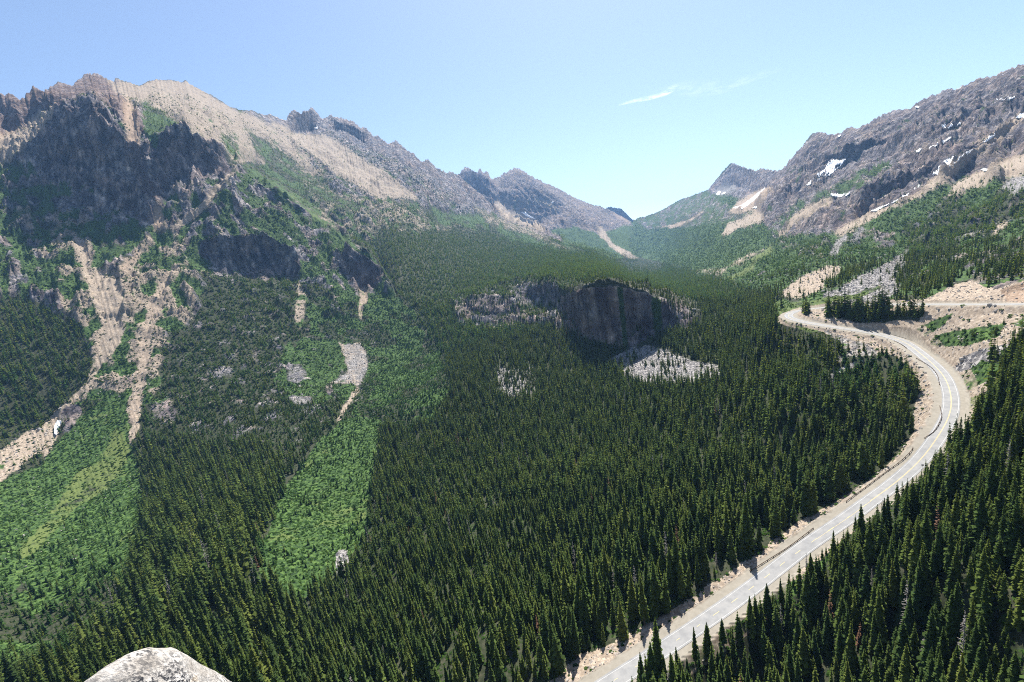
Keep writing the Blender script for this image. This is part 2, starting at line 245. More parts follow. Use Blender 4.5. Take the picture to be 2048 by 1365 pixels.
# channels: rock, scree, talus, brush, meadow, rust ; trees: density, height ; shrub density
CH = ['rock', 'scree', 'talus', 'brush', 'meadow', 'rust', 'tree', 'hgt', 'shrub', 'young']
POLY = [
 # left mountain
 ('mix', [(-700,150),(190,100),(370,120),(480,200),(600,190),(760,250),(880,320),(925,345),(960,400),(1000,430),(1050,455),(1100,474),(1000,470),(900,425),(820,420),(760,430),(700,470),(760,530),(790,600),(760,640),(740,560),(640,560),(560,560),(430,545),(410,600),(360,680),(330,760),(290,820),(250,810),(190,800),(130,830),(190,740),(150,640),(60,600),(-700,600)], dict(rock=.6, scree=.25, brush=.3, tree=.10, hgt=8, shrub=.5)),
 ('sparse', [(500,270),(600,320),(690,380),(760,400),(900,440),(980,470),(900,460),(800,455),(740,480),(690,470),(640,425),(560,370),(500,340),(480,320),(530,310)], dict(rock=.25, scree=.45, brush=.35, tree=.38, hgt=13, shrub=.3)),
 ('green', [(480,325),(520,300),(560,330),(600,370),(640,425),(600,400),(540,365)], dict(rock=.1, scree=.1, brush=.8, tree=.8, hgt=10)),
 ('scree', [(190,150),(235,165),(300,158),(380,163),(440,203),(480,222),(545,250),(600,300),(640,345),(560,330),(500,325),(475,330),(440,310),(390,270),(350,262),(330,245),(280,210),(240,190),(215,165)], dict(scree=.66, rock=.45, brush=.25, tree=.08, hgt=8, shrub=.08)),
 ('tl1', [(285,203),(330,226),(380,264),(440,300),(478,328),(462,336),(420,312),(370,284),(320,250)], dict(tree=.85, brush=.5, scree=.3, hgt=9)),
 ('tl2', [(490,258),(540,286),(600,328),(660,376),(720,418),(700,432),(640,398),(580,354),(520,314)], dict(tree=.8, brush=.5, scree=.3, hgt=10)),
 ('tl3', [(440,270),(470,262),(480,300),(470,325),(450,300)], dict(tree=.5, brush=.4, scree=.4, hgt=9)),
 ('scree2', [(540,245),(600,268),(650,270),(700,300),(760,335),(800,372),(840,400),(760,392),(690,350),(610,300)], dict(scree=.75, rock=.35, brush=.12, tree=.06, hgt=9)),
 ('bowl', [(655,338),(720,345),(780,372),(800,395),(760,398),(720,378)], dict(scree=.9, rock=.2, brush=.2, tree=.05, hgt=9)),
 ('pin1', [(573,245),(576,225),(600,215),(640,215),(655,262),(620,270),(590,262)], dict(rock=1, tree=0)),
 ('pin2', [(648,225),(700,235),(750,270),(800,280),(850,315),(880,345),(840,345),(790,318),(745,302),(700,290),(660,262)], dict(rock=1, scree=.1, tree=.02, hgt=8)),
 ('slabs', [(845,345),(915,350),(965,400),(990,428),(940,415),(900,385),(860,365)], dict(rock=.85, scree=.2, tree=.1, hgt=10)),
 ('crag', [(-700,190),(0,185),(66,170),(130,165),(187,145),(215,160),(240,190),(300,240),(280,270),(250,250),(220,210),(180,185),(130,205),(90,250),(50,290),(0,270),(-700,270)], dict(rock=.9, rust=.7, scree=.3, brush=.05, tree=.02, hgt=8)),
 ('sl', [(-700,330),(0,268),(50,255),(62,222),(108,212),(112,235),(70,275),(40,310),(0,335),(-700,380)], dict(scree=.8, rock=.3, shrub=.1, tree=.03, hgt=8)),
 ('butt', [(70,300),(100,240),(150,198),(200,200),(230,255),(252,320),(290,372),(330,430),(325,455),(290,465),(220,440),(150,410),(90,390)], dict(rock=1, rust=.15, tree=.02, hgt=8, brush=.05)),
 ('cliff2', [(308,345),(340,290),(370,275),(400,290),(466,340),(455,358),(400,360),(350,350),(330,400),(300,410)], dict(rock=1, rust=.3, tree=.03, hgt=8)),
 ('ledge', [(60,372),(150,368),(230,372),(200,384),(120,392),(70,395)], dict(rock=.4, brush=.8, tree=.5, hgt=9)),
 ('gully', [(250,190),(275,230),(280,300),(303,360),(322,405),(330,450),(300,480),(262,540),(232,560),(255,500),(305,455),(308,420),(285,370),(262,310),(250,260)], dict(scree=.95, rust=.45, tree=.02, hgt=8, shrub=.08)),
 ('gully_b', [(470,330),(480,336),(440,385),(400,430),(330,470),(322,462),(380,425),(425,385)], dict(scree=.8, rock=.2)),
 ('green1', [(280,200),(330,235),(372,265),(340,290),(310,300),(290,270),(285,230)], dict(brush=.6, rock=.4, tree=.6, hgt=10)),
 ('tan', [(30,400),(100,420),(150,430),(180,440),(200,540),(250,545),(290,500),(330,460),(400,480),(410,540),(380,620),(345,700),(320,770),(285,810),(240,800),(180,800),(140,820),(190,740),(170,670),(120,600),(60,560),(0,480)], dict(scree=.62, rock=.4, brush=.42, shrub=.8, tree=.16, hgt=6)),
 ('shady', [(-500,430),(0,430),(60,470),(120,540),(160,600),(120,600),(60,590),(0,560),(-500,600)], dict(rock=.5, scree=.35, brush=.5, tree=.25, hgt=8, shrub=.6)),
 ('tree1', [(180,445),(240,420),(310,455),(250,530),(200,540),(185,490)], dict(rock=.3, scree=.25, brush=.6, tree=.6, hgt=9)),
 ('tree2', [(-500,340),(0,335),(60,330),(80,390),(130,430),(100,445),(50,410),(0,430),(-500,430)], dict(rock=.35, brush=.6, tree=.7, hgt=10)),
 ('chute', [(145,470),(172,480),(185,560),(199,543),(242,566),(252,613),(240,687),(222,719),(190,750),(160,797),(112,845),(100,838),(140,800),(170,765),(197,719),(205,648),(186,594),(165,540)], dict(scree=1, rock=.05, tree=0, shrub=.04)),
 ('chute2', [(345,535),(363,535),(340,582),(318,629),(302,687),(296,734),(284,789),(285,830),(262,850),(245,830),(262,789),(272,734),(280,660),(300,600)], dict(scree=.85, rock=.1, shrub=.15, rust=.1)),
 ('thread', [(262,845),(273,850),(266,890),(276,915),(276,925),(264,912),(255,890)], dict(scree=1)),
 ('fan', [(112,835),(126,842),(112,880),(90,941),(74,960),(70,945),(95,895),(60,920),(43,937),(0,968),(-200,1050),(-200,960),(0,900),(60,862)], dict(scree=.9, talus=.15, brush=.12, shrub=.2)),
 ('strip3', [(116,885),(124,888),(100,945),(60,990),(30,1020),(18,1035),(15,1025),(60,975),(90,940)], dict(scree=.7, talus=.4, shrub=.2, brush=.2)),
 ('rockhump', [(125,820),(160,812),(172,850),(150,875),(125,868)], dict(rock=.9, talus=.3)),
 # spur
 ('spur', [(480,328),(560,370),(640,425),(700,478),(755,525),(770,560),(800,600),(770,640),(700,620),(640,565),(560,560),(520,548),(430,550),(395,510),(360,520),(380,470),(420,420),(460,360)], dict(rock=.62, scree=.25, brush=.5, tree=.20, hgt=8, shrub=.6)),
 ('gspine', [(478,330),(500,335),(580,385),(660,440),(720,500),(700,500),(640,450),(570,400),(500,350)], dict(meadow=.3, brush=.6, scree=.3, tree=.15, hgt=7)),
 ('bandc', [(398,505),(440,497),(500,495),(580,498),(602,520),(600,550),(560,562),(500,555),(440,548)], dict(rock=1, tree=.03, hgt=8)),
 ('cliff3', [(680,525),(740,525),(768,558),(740,585),(700,575)], dict(rock=.9, rust=.5, tree=.03, hgt=8)),
 ('treeband', [(420,548),(500,552),(600,560),(700,600),(790,640),(850,760),(760,830),(680,870),(600,900),(500,900),(420,880),(330,900),(285,880),(290,820),(330,740),(380,640)], dict(tree=.93, hgt=12, brush=.5, rock=.2, shrub=.4, young=.35)),
 ('slopeg', [(600,580),(720,590),(800,610),(840,650),(880,730),(905,800),(880,850),(800,870),(700,835),(700,760),(640,700)], dict(tree=.72, hgt=9, brush=.8, shrub=.8, young=.9, rock=.1)),
 ('mixrock', [(560,700),(690,680),(740,690),(745,770),(690,800),(600,810),(560,780)], dict(tree=.35, hgt=9, brush=.6, rock=.4, scree=.2, shrub=.6)),
 ('tanp', [(688,688),(722,682),(736,705),(737,740),(720,775),(690,772),(664,766),(692,745)], dict(scree=.45, talus=.6, brush=.1)),
 ('thin1', [(597,560),(611,585),(608,640),(600,668),(590,640),(588,610)], dict(scree=.7, brush=.3, shrub=.3, talus=.2)),
 ('thin2', [(716,775),(722,780),(700,810),(684,845),(676,842),(690,810)], dict(scree=.8)),
 ('thin3', [(712,575),(740,570),(735,600),(726,640),(716,640),(718,600)], dict(scree=.7, rust=.2, meadow=.4)),
 ('rk1', [(570,730),(600,725),(615,750),(600,770),(575,765)], dict(rock=.6, talus=.5)), ('rk2', [(578,795),(620,790),(622,808),(585,812)], dict(rock=.5, talus=.6)),
 ('rk3', [(300,800),(340,790),(350,830),(320,850),(300,830)], dict(rock=.6, talus=.3, shrub=.4, brush=.3)), ('rk4', [(430,740),(465,735),(470,755),(440,760)], dict(rock=.6, talus=.4)),
 ('chg', [(690,838),(725,835),(762,860),(745,960),(735,1040),(712,1100),(650,1165),(590,1215),(565,1200),(525,1165),(522,1100),(555,1010),(600,930),(650,870)], dict(brush=.9, meadow=.25, tree=.26, hgt=7, shrub=.9, young=.8)),
 ('chg2', [(735,960),(745,1000),(735,1060),(700,1120),(680,1120),(710,1040)], dict(brush=.9, tree=.35, hgt=7, shrub=.6, young=1, meadow=.3)),
 ('meadow', [(-600,1090),(0,968),(80,930),(125,870),(200,800),(250,800),(262,880),(278,930),(292,1000),(275,1080),(258,1150),(215,1240),(150,1300),(60,1340),(0,1345),(-600,1500)], dict(brush=.9, meadow=.2, tree=.30, hgt=7, shrub=.9, young=.6, scree=.12)),
 ('mead2', [(235,860),(262,885),(245,940),(205,985),(150,1025),(60,1115),(30,1125),(90,1030),(160,950),(205,905)], dict(brush=.7, meadow=.62, shrub=.5, tree=.02)),
 ('myoung', [(20,1180),(120,1130),(210,1060),(262,1080),(250,1160),(205,1250),(140,1310),(60,1345),(-100,1345),(-100,1230)], dict(brush=.7, tree=.8, hgt=10, shrub=.6, young=.6)),
 ('rk5', [(672,1105),(690,1098),(700,1120),(692,1145),(674,1150),(668,1130)], dict(talus=1, tree=.1, hgt=9)), ('rk6', [(570,1205),(590,1195),(588,1215),(572,1225)], dict(talus=1)),
 ('rk7', [(186,1250),(200,1235),(215,1215),(222,1222),(205,1250),(192,1268)], dict(talus=.9, brush=.3)),
 # centre
 ('knollf', [(900,600),(960,585),(1050,560),(1120,560),(1120,660),(1040,655),(920,650)], dict(rock=.5, tree=.75, hgt=13, brush=.2)),
 ('knoll', [(1112,600),(1140,584),(1180,574),(1240,570),(1310,585),(1380,606),(1408,640),(1380,655),(1320,668),(1262,696),(1180,680),(1120,655)], dict(rock=1, tree=.42, hgt=12, rust=.3, brush=.15)),
 ('knoll2', [(922,618),(950,598),(990,598),(1045,605),(1048,640),(1010,655),(940,645)], dict(rock=.9, tree=.5, hgt=12)),
 ('knoll3', [(1040,585),(1070,566),(1118,568),(1122,600),(1080,612),(1045,605)], dict(rock=.9, tree=.55, hgt=12)),
 ('ktop', [(1120,560),(1180,562),(1250,560),(1310,572),(1380,595),(1410,632),(1390,632),(1350,604),(1290,586),(1240,573),(1170,577),(1130,580)], dict(scree=.3, talus=.3, tree=.85, hgt=10)),
 ('talc', [(1218,715),(1262,694),(1320,697),(1370,718),(1440,733),(1436,757),(1370,768),(1300,768),(1240,750)], dict(talus=.9, tree=.22, hgt=13)),
 ('talc2', [(985,735),(1070,730),(1075,790),(1020,800),(990,770)], dict(talus=.6, tree=.85, hgt=14)),
 ('farband', [(860,400),(960,430),(1100,480),(1180,520),(1100,500),(1000,475),(900,440)], dict(tree=.6, hgt=9, brush=.8, young=1)),
 ('farband2', [(940,405),(1000,435),(1060,460),(1130,490),(1190,510),(1120,495),(1040,470),(975,445)], dict(tree=.35, hgt=12, brush=.3, scree=.5, rock=.2)),
 # far peak
 ('farpk', [(915,330),(1035,330),(1270,440),(1268,500),(1245,522),(1190,505),(1150,490),(1100,474),(1050,455),(1000,432),(965,400),(924,360)], dict(rock=.9, scree=.36, rust=.2, brush=.22, tree=.07, hgt=9)),
 ('farlow', [(1100,460),(1150,455),(1200,470),(1262,450),(1262,510),(1245,522),(1190,505),(1150,492)], dict(rock=.4, brush=.7, tree=.5, hgt=9, scree=.2)),
 ('fs1', [(985,405),(993,400),(1015,420),(1050,437),(1080,448),(1092,462),(1060,455),(1015,436)], dict(scree=1)),
 ('fs2', [(1065,395),(1100,405),(1115,425),(1090,412),(1070,406)], dict(scree=.9)),
 ('fs3', [(1190,452),(1205,458),(1222,485),(1260,505),(1300,510),(1260,520),(1225,498),(1200,478)], dict(scree=1)),
 ('fs4', [(1205,402),(1255,430),(1262,445),(1230,430)], dict(scree=.5, rock=.5, rust=.4)),
 # right side
 ('rb', [(1264,436),(1350,400),(1430,370),(1560,340),(2100,100),(3000,-300),(3000,700),(2048,560),(1950,560),(1850,602),(1650,602),(1600,600),(1560,592),(1450,560),(1340,530),(1262,512)], dict(brush=.66, rock=.38, scree=.36, tree=.42, hgt=10, shrub=.6)),
 ('rfar', [(1264,436),(1350,400),(1420,380),(1440,400),(1500,430),(1440,450),(1350,455),(1290,460)], dict(rock=.55, brush=.45, tree=.35, hgt=9)),
 ('rpk', [(1416,382),(1465,322),(1560,340),(1580,370),(1530,385),(1480,395),(1440,392)], dict(rock=1, tree=.02, hgt=8)),
 ('rpks', [(1428,388),(1440,372),(1465,370),(1488,380),(1460,388),(1440,396)], dict(talus=1, brush=.15)),
 ('rrock', [(1500,400),(1560,340),(1640,255),(2100,90),(3000,-300),(3000,250),(2048,325),(1980,335),(1905,365),(1850,385),(1780,412),(1720,440),(1690,462),(1640,470),(1560,470),(1530,455),(1510,425)], dict(rock=.95, rust=.15, scree=.25, brush=.2, tree=.07, hgt=9)),
 ('rledge', [(1530,455),(1600,405),(1700,352),(1760,325),(1800,320),(1760,352),(1700,385),(1640,420),(1580,460),(1540,475)], dict(rock=.6, brush=.5, tree=.35, hgt=9)),
 ('rt1', [(1540,474),(1570,455),(1590,430),(1640,402),(1662,390),(1668,405),(1620,432),(1580,457),(1545,482)], dict(scree=1, tree=.02)),
 ('rt2', [(1440,470),(1455,448),(1512,425),(1531,430),(1520,445),(1480,455),(1455,468)], dict(scree=.95, tree=.04)),
 ('rt2b', [(1455,425),(1470,405),(1520,378),(1545,380),(1515,420),(1480,425)], dict(scree=.85, rust=.2)),
 ('rt3', [(1310,458),(1365,443),(1400,426),(1412,420),(1400,436),(1345,455)], dict(scree=.9, rust=.2, tree=.1, hgt=9)),
 ('rt4', [(1650,478),(1700,446),(1760,422),(1838,384),(1872,352),(1905,325),(1945,300),(1990,262),(2048,225),(2048,240),(1990,285),(1950,310),(1910,345),(1875,375),(1820,402),(1760,432),(1690,468)], dict(scree=1, tree=.02)),
 ('rt5', [(1890,402),(1905,370),(1975,336),(2048,310),(2300,230),(2300,270),(2048,346),(1990,362),(1930,386)], dict(scree=.9, talus=.3, tree=.04)),
 ('rt6', [(1985,392),(2010,365),(2048,348),(2300,300),(2300,380),(2048,402),(2000,404)], dict(talus=.8, scree=.3, tree=.05)),
 ('rdark', [(1780,570),(1770,520),(1840,450),(1900,405),(1990,400),(2048,385),(2600,330),(2600,420),(2048,438),(1985,470),(1905,505),(1855,530),(1835,562)], dict(tree=.95, hgt=13, brush=.5, rock=.2)),
 ('rdk2', [(1540,470),(1600,475),(1660,480),(1620,520),(1560,500)], dict(tree=.6, hgt=11, rock=.5, brush=.5)),
 ('rcl', [(1695,485),(1740,455),(1790,460),(1800,480),(1760,500),(1720,495)], dict(rock=.7, talus=.3, brush=.4, tree=.3, hgt=10)),
 ('rs1', [(1656,510),(1675,482),(1697,468),(1694,480),(1678,500),(1664,514)], dict(talus=1)), ('rs2', [(1705,470),(1722,455),(1732,458),(1720,470),(1708,474)], dict(talus=1)),
 ('rs3', [(1790,515),(1815,498),(1822,500),(1812,515),(1795,522)], dict(talus=1, scree=.3)), ('rs4', [(1975,470),(2010,445),(2025,440),(2010,460),(1985,474)], dict(scree=.9)),
 ('rslab', [(1900,560),(1930,525),(1990,490),(2048,465),(2500,420),(2500,520),(2048,520),(1990,545),(1940,562)], dict(rock=.75, talus=.35, brush=.35, tree=.32, hgt=14)),
 ('rs5', [(1390,540),(1440,535),(1500,505),(1530,500),(1490,530),(1440,552),(1400,555)], dict(scree=.6, talus=.3, brush=.4, tree=.2, hgt=11)),
 ('rs6', [(1500,520),(1540,495),(1560,490),(1545,505),(1510,525)], dict(meadow=1, brush=.4)),('rs7', [(1440,560),(1480,545),(1520,520),(1510,540),(1460,562)], dict(meadow=1, brush=.4, tree=.05)),
 ('rt8', [(1556,592),(1590,565),(1640,535),(1665,530),(1690,540),(1650,560),(1650,578),(1625,588),(1600,596)], dict(scree=.95, tree=.03)),
 ('rt7', [(1640,608),(1655,585),(1700,566),(1735,548),(1760,530),(1812,515),(1808,530),(1785,563),(1800,575),(1840,552),(1858,545),(1800,585),(1760,604),(1700,612)], dict(talus=.9, scree=.4, tree=.01, shrub=.02)),
 ('rt7g', [(1560,605),(1640,598),(1700,590),(1760,570),(1775,572),(1720,596),(1660,608),(1600,616),(1560,625)], dict(meadow=.5, brush=.6, shrub=.3)),
 ('rtr1', [(1655,585),(1660,560),(1700,535),(1740,520),(1760,525),(1735,545),(1700,562)], dict(tree=.8, hgt=11, brush=.8)),
 ('rtr2', [(1785,600),(1800,575),(1860,545),(1930,535),(1945,555),(1880,585),(1830,603)], dict(tree=.7, hgt=12, brush=.8)),
 ('rt9', [(1835,604),(1870,590),(1945,556),(1990,578),(2048,560),(2400,540),(2400,604),(2048,607)], dict(scree=1, talus=.15, tree=.01)),
 ('rt9t', [(1940,562),(1950,545),(2048,520),(2300,500),(2300,545),(2048,562),(1990,578)], dict(tree=.6, hgt=15, brush=.5, rock=.3, scree=.3)),
 ('rcut', [(2000,580),(2048,562),(2300,545),(2300,600),(2048,604),(2015,603)], dict(rock=.3, scree=.8, rust=.5)),
 ('rt10', [(1640,615),(1830,610),(2400,610),(2400,700),(2048,690),(1985,705),(1940,725),(1925,745),(1905,745),(1880,715),(1850,690),(1815,672),(1700,660),(1600,640)], dict(scree=.75, talus=.4, shrub=.1, tree=.01)),
 ('rb1', [(1800,692),(1812,672),(1835,655),(1870,640),(1905,628),(1890,650),(1862,668),(1835,690)], dict(brush=.9, tree=.35, hgt=6, shrub=1, scree=.2)),
 ('rb2', [(1850,690),(1870,672),(1920,660),(1990,650),(2015,642),(1995,675),(1940,690),(1880,695)], dict(brush=.8, tree=.35, hgt=6, shrub=1, scree=.3)),
 ('rb4', [(1990,640),(2048,630),(2400,620),(2400,650),(2048,655)], dict(brush=.3, scree=.6, talus=.3, shrub=.4)),
 ('grove', [(1645,643),(1652,628),(1690,612),(1720,606),(1830,612),(1846,625),(1826,658),(1802,670),(1700,654)], dict(tree=1, hgt=22, brush=.6)),
 ('rtal', [(1905,745),(1925,720),(1960,700),(2048,680),(2048,690),(1990,715),(1950,735),(1935,742)], dict(talus=1, shrub=.1)),
 ('rb3', [(1912,760),(1935,740),(1965,722),(2010,732),(1990,755),(1945,780),(1925,785)], dict(brush=1, shrub=1, young=1)),
 ('rb5', [(1930,800),(1950,775),(1990,755),(2010,750),(1995,765),(1960,795),(1945,810)], dict(scree=1, meadow=.3)),
 ('rb6', [(1920,870),(1935,800),(1965,790),(1985,790),(1960,830),(1940,880),(1925,900)], dict(brush=.8, meadow=.5, shrub=.8)),
 ('strip', [(1085,1375),(1150,1322),(1220,1287),(1290,1252),(1390,1192),(1480,1132),(1600,1042),(1700,987),(1790,922),(1832,884),(1828,830),(1836,770),(1826,735),(1790,712),(1730,702),(1690,690),(1640,665),(1592,648),(1580,630),(1700,640),(1830,690),(1905,760),(1915,820),(1870,900),(1700,1040),(1500,1185),(1230,1375)], dict(scree=.8, talus=.45, tree=0, shrub=.16)),
 ('ed1', [(1640,660),(1740,690),(1760,712),(1720,735),(1660,722),(1700,705)], dict(talus=.6, scree=.5, tree=.12, hgt=14, brush=.2)),
 ('young2', [(1640,760),(1700,715),(1790,712),(1826,738),(1820,775),(1760,780),(1690,790)], dict(tree=.95, hgt=12, brush=.8, young=1)),
 ('ed3', [(1655,750),(1700,728),(1730,722),(1700,742),(1665,760)], dict(talus=.8, tree=.15, hgt=10, meadow=.2)),
 ('al', [(1540,600),(1575,598),(1590,612),(1570,628),(1575,645),(1640,662),(1620,668),(1560,640),(1545,620)], dict(brush=.7, meadow=.5, tree=.02, shrub=.7)),
 ('wr', [(1380,1310),(1480,1240),(1560,1180),(1630,1130),(1660,1110),(1640,1150),(1560,1215),(1500,1260),(1400,1330),(1350,1365)], dict(brush=.9, tree=.5, hgt=12, shrub=.8, young=1)),
]
def classify(U, V):
    wu = 12 * perlin(U / 60, V / 50, 31) + 8 * perlin(U / 24, V / 20, 32) + 5 * perlin(U / 10, V / 9, 33) + 3 * perlin(U / 4.5, V / 4.5, 34)
    wv = 9 * perlin(U / 60, V / 50, 41) + 6 * perlin(U / 24, V / 20, 42) + 4 * perlin(U / 10, V / 9, 43) + 2.5 * perlin(U / 4.5, V / 4.5, 44)
    fade_w = np.where(V > 590, sstep(200, 60, np.abs(U - 1850)) * .0 + np.where(U > 1550, .35, .9), .8)
    UW, VW = U + .6 * wu * fade_w, V + .6 * wv * fade_w
    UX, VX = UW + 30 * perlin(U / 70, V / 80, 35) + 12 * perlin(U / 22, V / 30, 36), VW + 26 * perlin(U / 60, V / 80, 37) + 10 * perlin(U / 22, V / 30, 38)
    COV = {k: np.zeros(X.shape, np.float32) for k in CH}
    COV['tree'][:] = 1.0; COV['hgt'][:] = 19.0; COV['brush'][:] = .12; COV['shrub'][:] = np.where(RR < 650, .45, 0); COV['brush'][:] = np.where(RR < 500, .42, .12)
    # tree height over the base forest
    hb = np.where(V < 600, 14.0, 19.0)
    hb = np.where((U < 600) & (V > 760), np.interp(V, [760, 860, 1020], [13, 20, 28]), hb); hb = np.where((U > 620) & (U < 1080) & (V > 1000), 17.0, hb)
    hb = np.where((U > 1080) & (V > 950), 24.0, hb); hb = np.where((U > 1400) & (V > 640) & (SG > 0), 19.0, hb); hb = np.where((U < 200) & (V < 980), 17.0, hb)
    COV['hgt'][:] = hb
    for name, P, d in POLY:
        m = inpoly(UX, VX, P) if name in ('treeband', 'slopeg', 'myoung', 'mixrock', 'tree2', 'shady', 'sparse', 'farband', 'rdark') else inpoly(UW, VW, P)
        if name in ('spur', 'treeband', 'mixrock', 'myoung'): m &= ~((SG > 0) & (DR < 200))
        for k in CH:
            if k == 'hgt':
                if 'hgt' in d: COV[k][m] = d[k]
            else: COV[k][m] = d.get(k, 0.0)
    # ground beyond the frame on the right of the highway stays forest
    # mottling: patches where rock, trees and brush trade places
    pn = fbm(X, Y, 90, 5, 51); pn2 = fbm(X + 400, Y, 38, 4, 57)
    mixed = (COV['rock'] > .05) & (COV['rock'] < .9)
    COV['tree'] = np.clip(COV['tree'] * (1 + 1.5 * pn * (COV['tree'] < .93)), 0, 1)
    COV['rock'] = np.where(mixed, np.clip(COV['rock'] + 1.1 * pn2 - .05, 0, 1), COV['rock'])
    bm = (COV['brush'] > .05) & (COV['brush'] < .95) & (COV['rock'] + COV['scree'] > .15)
    COV['brush'] = np.where(bm, sstep(.30, .55, COV['brush'] - .9 * pn2 + .35 * pn), COV['brush'])
    slp = np.zeros_like(Z); slp[1:] = (Z[1:] - Z[:-1]) / (np.hypot(X[1:] - X[:-1], Y[1:] - Y[:-1]) + 1e-3)
    crg = sstep(1.15, 1.9, slp) * sstep(1100, 1500, RR) * (V < 560)
    for k in ('brush', 'shrub', 'tree', 'scree', 'meadow'): COV[k] *= 1 - .85 * crg
    COV['rock'] = np.maximum(COV['rock'], crg)
    pl = fbm(X + 90, Y, 170, 4, 63)
    for k, a_ in (('brush', -.5), ('rock', .35), ('scree', .3)):
        q = COV[k]; mm = (q > .1) & (q < .92); COV[k] = np.where(mm, np.clip(q + a_ * pl, 0, 1), q)
    def blur_(q, n=2):
        for _ in range(n):
            q = (np.roll(q, 1, 0) + q * 2 + np.roll(q, -1, 0)) / 4; q = (np.roll(q, 1, 1) + q * 2 + np.roll(q, -1, 1)) / 4
        return q
    wB = sstep(30, 80, DR)
    for k in ('rock', 'scree', 'talus', 'brush', 'meadow', 'rust', 'shrub'): COV[k] = (blur(COV[k], 6) * wB + COV[k] * (1 - wB)).astype(np.float32)
    for k in ('hgt', 'young'): COV[k] = (blur(COV[k], 24) * wB + COV[k] * (1 - wB)).astype(np.float32)
    COV['brush'] = np.where((COV['tree'] > .8), np.minimum(COV['brush'], .3), COV['brush'])
    tb = blur(COV['tree'], 14); tn_ = fbm(X + 33, Y, 60, 5, 66, .62)
    tb = np.clip(tb + np.where((tb > .03) & (tb < .97), 1.15 * tn_ * np.sqrt(np.clip(4 * tb * (1 - tb), 0, 1)), 0), 0, 1)
    COV['tree'] = (tb * wB + COV['tree'] * (1 - wB)).astype(np.float32)
    big_ = fbm(X - 70, Y + 40, 120, 4, 69, .6)
    COV['meadow'] = np.clip(COV['meadow'] + .5 * big_ * (COV['brush'] > .6) * (COV['tree'] < .5), 0, 1)
    # road shoulders
    edge = (DR < 16)
    COV['tree'][DR < 12.5] = 0; COV['tree'][(DR < 15.5) & (SG < 0) & (V > 720)] = 0; COV['shrub'][DR < 10] = 0; COV['brush'][DR < 9] = 0; COV['meadow'][DR < 8] *= .2
    COV['tree'][(DR < 15) & (SG > 0) & (U > 1600) & (V < 800)] = 0
    COV['scree'][(DR < 14)] = np.maximum(COV['scree'][(DR < 14)], .9); COV['rock'][DR < 12] = 0
    COV['brush'][(DR < 14) & (DR > 9)] *= .5
    GRAV = sstep(11, 8.5, DR + 1.5 * perlin(X / 6, Y / 6, 61)) * (np.abs(Z - ZR) < 1.6)
    pull = inpoly(U, V, [(1850,915),(1868,860),(1878,800),(1890,790),(1900,830),(1885,880),(1860,930)]) | inpoly(U, V, [(1812,695),(1835,702),(1870,740),(1880,770),(1895,760),(1850,700),(1815,680)]) | inpoly(U, V, [(1640,1085),(1740,1010),(1745,1000),(1690,1030),(1625,1075)])
    GRAV = np.maximum(GRAV, pull * .8)
    COV['tree'][pull] = 0
    topr = ((NR - 1 - np.arange(NR))[:, None] < 16) & ((U < 470) | ((U > 490) & (U < 920)) | (U > 1540) | ((U > 920) & (U < 1180)))
    COV['tree'] = np.where(topr, 0, COV['tree']); COV['shrub'] = np.where(topr, 0, COV['shrub']); COV['brush'] = np.where(topr, 0, COV['brush'])

    return COV, GRAV
COV, GRAV = classify(U, V)

